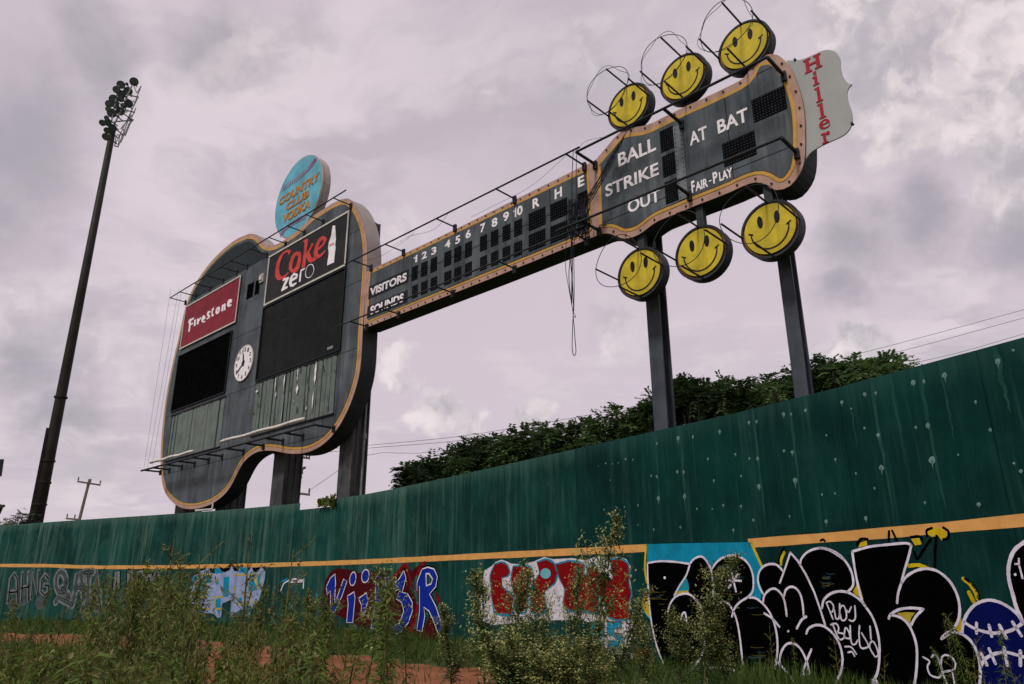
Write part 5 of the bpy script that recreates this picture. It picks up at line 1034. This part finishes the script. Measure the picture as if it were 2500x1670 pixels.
# wires run from that pole to the right, nearly level
w0 = at_dist(694, 1120, 52); wdirp = Vector((62, -2.0, 0))
def wire_pt(x, y):
    r = ray(x, y); nrm = Vector((-wdirp.y, wdirp.x, 0)); c = Vector((0, 0, EYE)); t = (w0-c).dot(nrm)/r.dot(nrm); return c+r*t
for pts, lb in ((((757,1100),(900,1087),(1100,1068),(1240,1047),(1578,986),(2060,873),(2500,756),(2640,718)), 'topmost thin power line crossing the sky over the trees'), (((757,1108),(900,1094),(1100,1078),(1240,1059),(1560,1005),(2137,873),(2500,776),(2640,741)), 'middle thin power line crossing the sky over the trees'), (((757,1196),(900,1111),(1100,1098),(1700,985),(2251,882),(2500,815),(2640,778)), 'lowest thin power line crossing the sky just above the wall top at right')):
    P = [wire_pt(*p) for p in crom(pts, 4)]; mb = MB(); mb.tube(P, .014, 4); tag(mb.build('power_line', M_WIRE), lb, 'power line')
p0 = at_dist(-30, 1145, 60); o = empty('notice_board', (p0.x, p0.y, 0), 'dark board on a post cut off by the left edge of the view', 'board'); og = (p0.x, p0.y, 0)
q = [at_dist(*p, 60) for p in ((-60,1121),(10,1121),(4,1162),(-60,1172))]; mb = MB(); th = vd*.2
mb.add([*q, *[v+th for v in q]], [(3, 2, 1, 0), (4, 5, 6, 7), (0, 1, 5, 4), (1, 2, 6, 5), (2, 3, 7, 6), (3, 0, 4, 7)]); mb.build('board_panel', M_SHELL, o, org=og)
mb = MB(); mb.tube([(p0.x, p0.y, 0), (p0.x, p0.y, q[2].z)], .2, 8); mb.build('post', M_MAST, o, org=og)
mb = MB(); mb.bar(at_dist(-20,1250,60), at_dist(12,1234,60), .1, 5); mb.bar(at_dist(-20,1240,60), at_dist(5,1246,60), .35, 5); mb.build('lamp_arm', M_MAST, o, org=og)

# ------------------------------------------------------------------ trees behind the wall
def tree(base, crown_c, lobes, h, label, m=M_TREE, nfr=420, leaf=.30, name='tree', group='trees in a row behind the outfield wall'):
    o = empty(name, base, label, 'tree', group); og = tuple(base); R = np.random.default_rng(abs(hash(label)) % 1000 if False else len(label)*7+int(base[0]*10) % 97)
    mb = MB(); top = Vector(crown_c); b = Vector(base)
    mb.tube([b-Vector((0, 0, .1)), b+(top-b)*.45+Vector((.15, .1, 0)), top], [.17, .13, .06], 7)
    for lx, ly, lz, rx, rz in lobes: c = Vector((lx, ly, lz)); s_ = b+(top-b)*.5; mb.tube([s_, (s_+c)/2+Vector((0, 0, -.15)), c], [.09, .06, .025], 5)
    mb.build('trunk', M_BARK, o, org=og)
    V = []; F = []
    tot = sum(rx*rx*rz for *_, rx, rz in lobes)
    for lx, ly, lz, rx, rz in lobes:
        n_ = int(nfr*rx*rx*rz/tot)+8
        for _ in range(n_):
            d = R.normal(size=3); d /= np.linalg.norm(d); rad = R.uniform(.45, 1.08)**.6
            c = np.array([lx+d[0]*rx*rad, ly+d[1]*rx*rad, lz+d[2]*rz*rad]); 
            out = np.array([d[0], d[1], d[2]*.4-.15]); out /= np.linalg.norm(out); out = out+R.normal(size=3)*.45; out /= np.linalg.norm(out)
            side = np.cross(out, [0, 0, 1]); side /= max(1e-6, np.linalg.norm(side)); up_ = np.cross(side, out); L = leaf*R.uniform(1.4, 2.6)
            droop = R.uniform(.1, .5)
            for k in range(5):
                t = (k+.6)/5; pc = c+out*L*t-np.array([0, 0, droop*L*t*t])
                for sg in (-1, 1):
                    ll = leaf*R.uniform(.8, 1.3)*(1-.35*t); dd = side*sg*.85+out*.5-up_*R.uniform(-.1, .45); dd /= np.linalg.norm(dd); wv = np.cross(dd, up_+R.normal(size=3)*.3); wv /= max(1e-6, np.linalg.norm(wv)); wv = wv*ll*.22
                    b0 = len(V); V += [tuple(pc), tuple(pc+dd*ll*.5+wv), tuple(pc+dd*ll), tuple(pc+dd*ll*.5-wv)]; F.append((b0, b0+1, b0+2, b0+3))
    mb = MB(); mb.v = V; mb.f = F; mb.build('crown', m, o, org=og)
    return o
cont = [(957,1168),(985,1142),(1020,1138),(1060,1122),(1095,1105),(1130,1095),(1160,1066),(1190,1057),(1230,1068),(1260,1062),(1300,1042),(1335,1033),(1380,1046),(1400,1052),(1450,1018),(1475,1006),(1500,1001),(1560,1006),(1590,975),(1650,930),(1680,928),(1720,939),(1780,928),(1830,941),(1880,926),(1900,911),(1935,905),(2000,882),(2050,884),(2090,878),(2140,882),(2185,874),(2205,890)]
def wallD(x):
    u = wall_uv(x, float(np.interp(x, [p[0] for p in top_px][::-1], [p[1] for p in top_px][::-1]))+2); p = wall_pos(*u); return math.hypot(p[0], p[1])
tree_desc = [('tree_low', 978, 1035, 'smallest leafy tree at the left end of the row behind the wall'), ('t', 1030, 1118, 'second leafy tree from the left end of the row behind the wall'), ('t', 1120, 1215, 'leafy tree rising to a rounded peak left of the hanging net rope'), ('t', 1215, 1330, 'broad leafy tree behind the wall just left of the hanging rope'), ('t', 1330, 1445, 'leafy tree behind the wall just right of the hanging rope'), ('t', 1440, 1590, 'dense leafy tree immediately left of the first headstock column'), ('t', 1640, 1760, 'leafy tree immediately right of the first headstock column'), ('t', 1750, 1880, 'leafy tree midway between the two headstock columns'), ('t', 1870, 2010, 'taller leafy tree partly behind the right headstock column'), ('t', 2000, 2110, 'leafy tree just right of the right headstock column'), ('t', 2100, 2205, 'leafy tree at the right end of the row behind the wall'), ('t', 1575, 1670, 'leafy tree mostly hidden by the first headstock column')]
for k, (nm, xa, xb, lb) in enumerate(tree_desc):
    xm = (xa+xb)/2; D = wallD(xm)*1.28+2.0; lob = []
    n_ = 5
    for j in range(n_):
        x = xa+(xb-xa)*(j+.5)/n_; y = float(np.interp(x, [p[0] for p in cont], [p[1] for p in cont])); wx = (xb-xa)/n_
        for dd, dy in ((0, 0), (random.uniform(-1, 1), random.uniform(14, 30)), (random.uniform(-.6, 1.5), random.uniform(34, 52)), (random.uniform(0, 2), random.uniform(58, 85))):
            px_r = wx*.68+5; R_ = px_r/FPX*D*1.05; c = at_dist(x+random.uniform(-6, 6), y+px_r*.80+dy*D/22*.75+random.uniform(-4, 4), D+dd); lob.append((c.x, c.y, c.z, R_*1.05, R_*.72))
    cz_ = np.mean([l[2] for l in lob]); cx_ = np.mean([l[0] for l in lob]); cy_ = np.mean([l[1] for l in lob])
    tree(Vector((cx_, cy_, 0)), Vector((cx_, cy_, cz_)), lob, 7, lb, nfr=520, leaf=.0080*D)
def shrub(xs, ys, D, label, rad, m=M_TREED, leaf=.3, nfr=160):
    lob = []
    for x, y, r in zip(xs, ys, rad): c = at_dist(x, y, D); lob.append((c.x, c.y, c.z, r, r*.8))
    c = np.mean([l[:3] for l in lob], axis=0); tree(Vector((c[0], c[1], 0)), Vector(c), lob, 4, label, m, nfr, leaf, 'shrub_tree', None)
shrub((70, 52, 40, 60), (1262, 1266, 1278, 1278), 58, 'small dark tree at the foot of the floodlight mast', (.55, .5, .5, .7), leaf=.16)
shrub((10, 22, -5, 15), (1279, 1277, 1280, 1286), 57, 'pale green bush peeping over the left end of the wall', (.28, .25, .4, .4), M_WEEDO, .12, 90)
# creeper on the broken wall top
cv = MB(); R = np.random.default_rng(5)
for _ in range(260):
    x = R.uniform(783, 822); y = 1226-(x-783)*.06+R.normal()*4.5; q = wall_uv(x, y); p = np.array(wall_pos(q[0], q[1], R.uniform(.0, .12))); d = R.normal(size=3)*.09; e = R.normal(size=3)*.05; cv.add([p, p+d*.5+e, p+d, p+d*.5-e], [(0, 1, 2, 3)])
for k in range(5): q0 = wall_pos(*wall_uv(822-k*3, 1222)); q1 = wall_pos(*wall_uv(786+k*4, 1229), .05); cv.bar(q0, q1, .012, 4)
tag(cv.build('creeper', M_WEEDO), 'leafy creeper growing on the broken edge of the wall top', 'plant')
mb = MB(); q = [at_dist(*p, wallD(500)+.5) for p in ((476,1247),(518,1243.5))]; mb.bar(q[0], q[1], .05, 6); mb.bar(q[1], q[1]+Vector((0, 0, .28)), .04, 5); tag(mb.build('sky_gap_bar', M_TUBE), 'short white bar standing for the strip of sky below the guitar body', 'sky strip')  # white bar added in place of the sky seen between the columns

# ------------------------------------------------------------------ weeds and grass
def weed_proto(kind, H, seed):
    R = np.random.default_rng(seed); st = MB(); lf = MB(); bd = MB()
    def leaf_(p, d, L, w, m=lf):
        d = np.array(d, float); d /= np.linalg.norm(d); s_ = np.cross(d, [0, 0, 1]); s_ /= max(1e-6, np.linalg.norm(s_)); s_ = s_+R.normal(size=3)*.35; s_ = s_/np.linalg.norm(s_)*w; p = np.array(p); dr = np.array([0, 0, -.28*L]); m.add([p, p+d*L*.45+s_, p+d*L+dr, p+d*L*.45-s_], [(0, 1, 2, 3)])
    lean = R.normal(size=2)*.07*H; P = [np.array([lean[0]*t*t, lean[1]*t*t, H*t]) for t in np.linspace(0, 1, 7)]
    def on(t): i = min(5, int(t*6)); f = t*6-i; return P[i]*(1-f)+P[i+1]*f
    st.tube(P, [.0085*(1-.75*t)*max(.8, H) for t in np.linspace(0, 1, 7)], 5)
    if kind == 'horseweed':       # leafy below, conical branched head of small pale buds above
        for k in range(int(110*H)):
            t = R.uniform(.03, .72); a = k*2.4; leaf_(on(t), (math.cos(a), math.sin(a), R.uniform(-.1, .8)), R.uniform(.11, .21)*(1.15-.5*t), .011)
        for k in range(int(26*H)):
            t = R.uniform(.34, .98); a = k*2.4+R.normal()*.3; L = .46*min(1, (1.04-t)/.42)*R.uniform(.55, 1.15)*H*.5; d = np.array([math.cos(a), math.sin(a), R.uniform(1.2, 2.3)]); d /= np.linalg.norm(d); b0 = on(t); st.tube([b0, b0+d*L*.6, b0+d*L+np.array([0, 0, L*.15])], .0028, 3)
            for j in range(int(20*L/.2)+8):
                f = R.uniform(.0, 1)**.5*1.1; c = b0+d*L*f+R.normal(size=3)*(.014+.02*f); leaf_(c, R.normal(size=3)+np.array([0, 0, .9]), R.uniform(.022, .05), .0085, bd if R.random() < .3+.5*f else lf)
            for j in range(8): c = b0+d*L*R.uniform(.05, .75); leaf_(c, d+R.normal(size=3)*.6, R.uniform(.06, .11), .008)
    elif kind == 'spike':         # narrow drooping leaves all the way up
        for k in range(int(170*H)):
            t = R.uniform(.05, 1); a = k*2.4; leaf_(on(t), (math.cos(a), math.sin(a), R.uniform(-.35, .35)), R.uniform(.10, .20)*(1.1-.55*t), .008)
        for k in range(34): t = R.uniform(.85, 1.02); leaf_(on(min(1, t)), R.normal(size=3)+np.array([0, 0, .8]), R.uniform(.03, .07), .012, bd)
    elif kind == 'ragweed':       # branched, feathery
        for k in range(int(22*H)):
            t = R.uniform(.06, .95); a = k*2.4; L = R.uniform(.2, .5)*(1.1-t*.7)*H*.6; d = np.array([math.cos(a), math.sin(a), R.uniform(.8, 2.2)]); d /= np.linalg.norm(d); b0 = on(t); st.tube([b0, b0+d*L*.5+np.array([0, 0, .02]), b0+d*L], .003, 3)
            for j in range(int(78*L)+10): f = R.uniform(.05, 1.05); leaf_(b0+d*L*f, R.normal(size=3)*.8+d*.8, R.uniform(.035, .085), .0065)
            for j in range(6): leaf_(b0+d*L+R.normal(size=3)*.02, (0, 0, 1), .04, .008, bd)
    else:                         # dry stalk: thin, few leaves, seed heads
        for k in range(int(12*H)):
            t = R.uniform(.35, .98); a = k*2.4; L = R.uniform(.12, .34)*H*.5; d = np.array([math.cos(a), math.sin(a), 1.0]); d /= np.linalg.norm(d); b0 = on(t); st.tube([b0, b0+d*L], .003, 3)
            for j in range(7): leaf_(b0+d*L*R.uniform(.5, 1.05), R.normal(size=3), R.uniform(.02, .045), .010, bd)
        for k in range(int(22*H)): t = R.uniform(.05, .8); a = k*2.4; leaf_(on(t), (math.cos(a), math.sin(a), .2), R.uniform(.07, .14), .008)
    return st, lf, bd
def weed_obj(kind, H, seed, mleaf):
    st, lf, bd = weed_proto(kind, H, seed); o = empty('weed_plant', (0, 0, 0), '', 'weed')
    st.build('stem', M_STEM, o)
    if lf.f: tag(lf.build('leaves', mleaf, o), kind='stuff')
    if bd.f: tag(bd.build('flower_heads', M_BUD if kind == 'horseweed' else M_SEED, o), kind='stuff')
    return o
def gpt(px, D): r = ray(px, 1500); k = D/math.hypot(r.x, r.y); return Vector((r.x*k, r.y*k, 0))
def hfor(px, ytop, D): return at_dist(px, ytop, D).z
used = set()
def place(proto, px, D, H, protoH, label, group, fat=1.0):
    o = proto if id(proto) not in used else copy_tree(proto); used.add(id(proto)); p = gpt(px, D); s = H/protoH; w = s*fat
    o.location = p; o.scale = (w*random.uniform(.9, 1.1), w*random.uniform(.9, 1.1), s); o.rotation_euler = (random.gauss(0, .06), random.gauss(0, .06), random.uniform(0, 6.28)); o['label'] = label
    if group: o['group'] = group
    elif 'group' in o: del o['group']
    return o
M_SEED = leaf_mat('weed_seed', (.12, .115, .035), (.24, .22, .08))
HW = [(weed_obj('horseweed', 1.6, 11+i, M_WEEDG), 1.6, 'pale budded') for i in range(4)]
SPK = [(weed_obj('spike', 1.3, 31+i, M_WEED), 1.3, 'narrow leaved') for i in range(3)]
RAG = [(weed_obj('ragweed', 1.2, 51+i, (M_WEED, M_WEEDO, M_WEEDO)[i]), 1.2, ('feathery green', 'feathery olive', 'feathery olive')[i]) for i in range(3)]
DRY = [(weed_obj('dry', 1.5, 71+i, M_WEEDO), 1.5, 'thin dry') for i in range(2)]
for px, yt, D, pr, lb, fat in ((1437,1256,10.2,HW[0],'tallest pale flowering weed, its tip above the orange line in front of the red letters',1.0), (1185,1395,9.2,HW[1],'flowering weed at the left side of the large bush before the red letters',1.1), (1105,1480,9.8,HW[2],'low flowering weed at the left foot of the large bush before the red letters',1.2), (1250,1375,9.0,HW[3],'bushy flowering weed in the left half of the red letters',.95), (1330,1395,8.7,HW[0],'bushy flowering weed in the middle of the red letters',.95), (1400,1385,9.3,HW[1],'bushy flowering weed below the tallest flowering weed',.95), (1480,1430,9.6,HW[2],'flowering weed before the right half of the red letters',1.0), (1560,1500,10.4,HW[3],'flowering weed between the red letters and the black letters',1.2), (935,1380,8.0,HW[1],'tall weed standing before the middle of the blue letters',1.15), (1705,1358,11.2,HW[2],'pale flowering weed standing before the first black letter',1.25), (1650,1480,11.4,HW[3],'shorter flowering weed left of the one before the first black letter',1.3), (1765,1510,11.0,HW[0],'shorter flowering weed right of the one before the first black letter',1.4), (1700,1450,10.9,HW[1],'lower flowering weed at the foot of the one before the first black letter',1.4)):
    place(pr[0], px, D, hfor(px, yt, D), pr[1], lb, None, fat)
for k in range(30):        # dense lower growth of the bush
    px = random.gauss(1345, 85); D = random.uniform(8.0, 9.6); place(HW[k % 4][0], px, D, hfor(px, random.uniform(1505, 1620)+abs(px-1345)*.3, D), 1.6, 'leafy flowering weed in the large bush before the red letters', 'weeds of the large bush before the red letters', 1.6)
for px, yt, D, lb in ((880,1440,7.6,'narrow leaved dark weed left of the tall weed before the blue letters'),(965,1430,7.8,'narrow leaved dark weed right of the tall weed before the blue letters'),(1000,1520,8.5,'low narrow leaved weed below the last blue letter'),(845,1490,8.6,'low narrow leaved weed below the first blue letter')): place(SPK[px % 3][0], px, D, hfor(px, yt, D), 1.3, lb, 'narrow leaved weeds before the blue letters', 1.2)
for px, yt, D in ((925,1420,6.5),): place(SPK[0][0], px, D, hfor(px, yt, D), 1.3, 'dark narrow leaved weed standing on the clay before the blue letters', None, 1.2)
for k, (px, yt, D) in enumerate(((1870,1530,13.5),(1930,1560,13),(2030,1540,12.5),(2330,1500,11.2),(2380,1560,10.8),(2290,1580,11.0),(2450,1600,10.4),(1800,1570,13),(2130,1600,12),(2350,1520,10.9),(2310,1510,11.3),(2420,1540,10.8),(2340,1560,10.7))):
    place((SPK if k % 2 else DRY)[k % 2][0], px, D, hfor(px, yt, D), (1.3 if k % 2 else 1.5), ('thin dry', 'narrow leaved')[k % 2]+' weed growing along the foot of the black graffiti', 'thin weeds along the black graffiti')
for px, yt, D, lb in ((395,1316,10.5,'tallest dry weed with seed heads, its top above the orange line at left'), (700,1335,9.8,'thin dry stalk bending towards the blue letters'), (610,1325,9.5,'thin dry stalk in front of the lavender graffiti'), (540,1345,9.0,'thin dry stalk just left of the lavender graffiti')): place(DRY[px % 2][0], px, D, hfor(px, yt, D), 1.5, lb, None, 1.3)
R2 = random.Random(3)
def mass(n, x0, x1, D0, D1, y0, y1, protos, label, group, fat=1.15):
    for k in range(n):
        px = R2.uniform(x0, x1); D = R2.uniform(D0, D1); pr = R2.choice(protos); place(pr[0], px, D, max(.35, hfor(px, R2.uniform(y0, y1), D)), pr[1], pr[2]+' weed '+label, group, fat)
mass(52, 225, 480, 6.0, 11.5, 1385, 1540, RAG+SPK+SPK+DRY+DRY, 'in the tall thicket before the grey graffiti', 'weeds of the tall thicket at left', .85)
mass(14, 250, 470, 8.5, 11.5, 1370, 1440, RAG+SPK+DRY, 'at the top of the tall thicket before the grey graffiti', 'tallest weeds of the thicket at left', .8)
mass(44, 420, 780, 5.5, 11.0, 1490, 1610, RAG+DRY+DRY+SPK+SPK, 'in the thicket below the lavender graffiti', 'weeds before the lavender graffiti', .9)
mass(8, 560, 830, 8.5, 12, 1400, 1480, DRY+SPK+RAG, 'reaching up before the lavender graffiti', 'taller weeds before the lavender graffiti')
mass(9, 690, 850, 9.5, 14, 1440, 1540, RAG+SPK, 'between the lavender and the blue graffiti', 'weeds between the lavender and blue graffiti')
mass(22, -60, 230, 7.0, 15.0, 1530, 1600, RAG+SPK, 'in the grass at the lower left', 'weeds in the grass at the lower left')
mass(7, 20, 230, 16, 26, 1430, 1490, SPK+DRY, 'far off before the faded grey graffiti', 'far slender weeds at left')
mass(44, -60, 800, 3.6, 6.5, 1575, 1660, RAG+RAG+SPK, 'close to the camera along the bottom edge', 'weeds along the bottom edge')
mass(20, 640, 1130, 17.5, 24, 1525, 1580, RAG+SPK, 'at the foot of the wall below the blue letters', 'weeds at the foot of the wall', 1.3)
mass(12, 1000, 1560, 15.5, 19, 1560, 1620, RAG, 'low at the foot of the wall below the red letters', 'low weeds below the red letters', 1.4)
# grass: blades everywhere in view except on the clay
NB = 130000
ang = rng.uniform(math.radians(-40), math.radians(42), NB); Dg = 3.0+42*rng.random(NB)**1.5
gx = Dg*np.sin(ang); gy = Dg*np.cos(ang)
WPc = WP; wn = np.array([wall_nrm_smooth(u) for u in WU])
dist = np.full(NB, 1e9); uidx = np.zeros(NB)
for i in range(npan):
    p, q = WP[i], WP[i+1]; e = q-p; L2 = e @ e; t = np.clip(((gx-p[0])*e[0]+(gy-p[1])*e[1])/L2, 0, 1); dx = gx-(p[0]+t*e[0]); dy = gy-(p[1]+t*e[1]); n_ = wn[i]; sd = dx*n_[0]+dy*n_[1]; dd = np.hypot(dx, dy)*np.sign(sd)
    m_ = np.abs(dd) < np.abs(dist); dist[m_] = dd[m_]; uidx[m_] = WU[i]+t[m_]*PANEL
kk = np.clip((uidx-WU[4])/45, 0, 1); jig = .25*np.sin(uidx*1.7)+.18*np.sin(uidx*4.3+1); f0 = 2.9+5.4*kk+jig; f1 = 8.3+2.2*kk-jig*1.4
clay = (dist > f0-.1) & (dist < f1+.1); keep = (dist > .08) & (~clay | (rng.random(NB) < .05)); gx, gy, Dg, dist = gx[keep], gy[keep], Dg[keep], dist[keep]; n_ = len(gx)
hh = rng.uniform(.10, .32, n_)*(1+.4*np.sin(gx*1.3)*np.sin(gy*.9)); hh = np.where(dist < 1.2, hh*1.5, hh); ww = .006+Dg*.0006; th_ = rng.uniform(0, 6.28, n_); ln = rng.normal(0, .10, (n_, 2))
V = np.zeros((n_, 3, 3)); V[:, 0] = np.stack([gx-ww*np.cos(th_), gy-ww*np.sin(th_), np.zeros(n_)], 1); V[:, 1] = np.stack([gx+ww*np.cos(th_), gy+ww*np.sin(th_), np.zeros(n_)], 1); V[:, 2] = np.stack([gx+ln[:, 0], gy+ln[:, 1], hh], 1)
me = bpy.data.meshes.new('grass'); me.vertices.add(n_*3); me.vertices.foreach_set('co', V.ravel()); me.loops.add(n_*3); me.loops.foreach_set('vertex_index', np.arange(n_*3)); me.polygons.add(n_); me.polygons.foreach_set('loop_start', np.arange(n_)*3); me.polygons.foreach_set('loop_total', np.full(n_, 3)); me.materials.append(M_GRASS); me.update(); me.validate()
go = bpy.data.objects.new('grass', me); COL.objects.link(go); tag(go, kind='stuff')
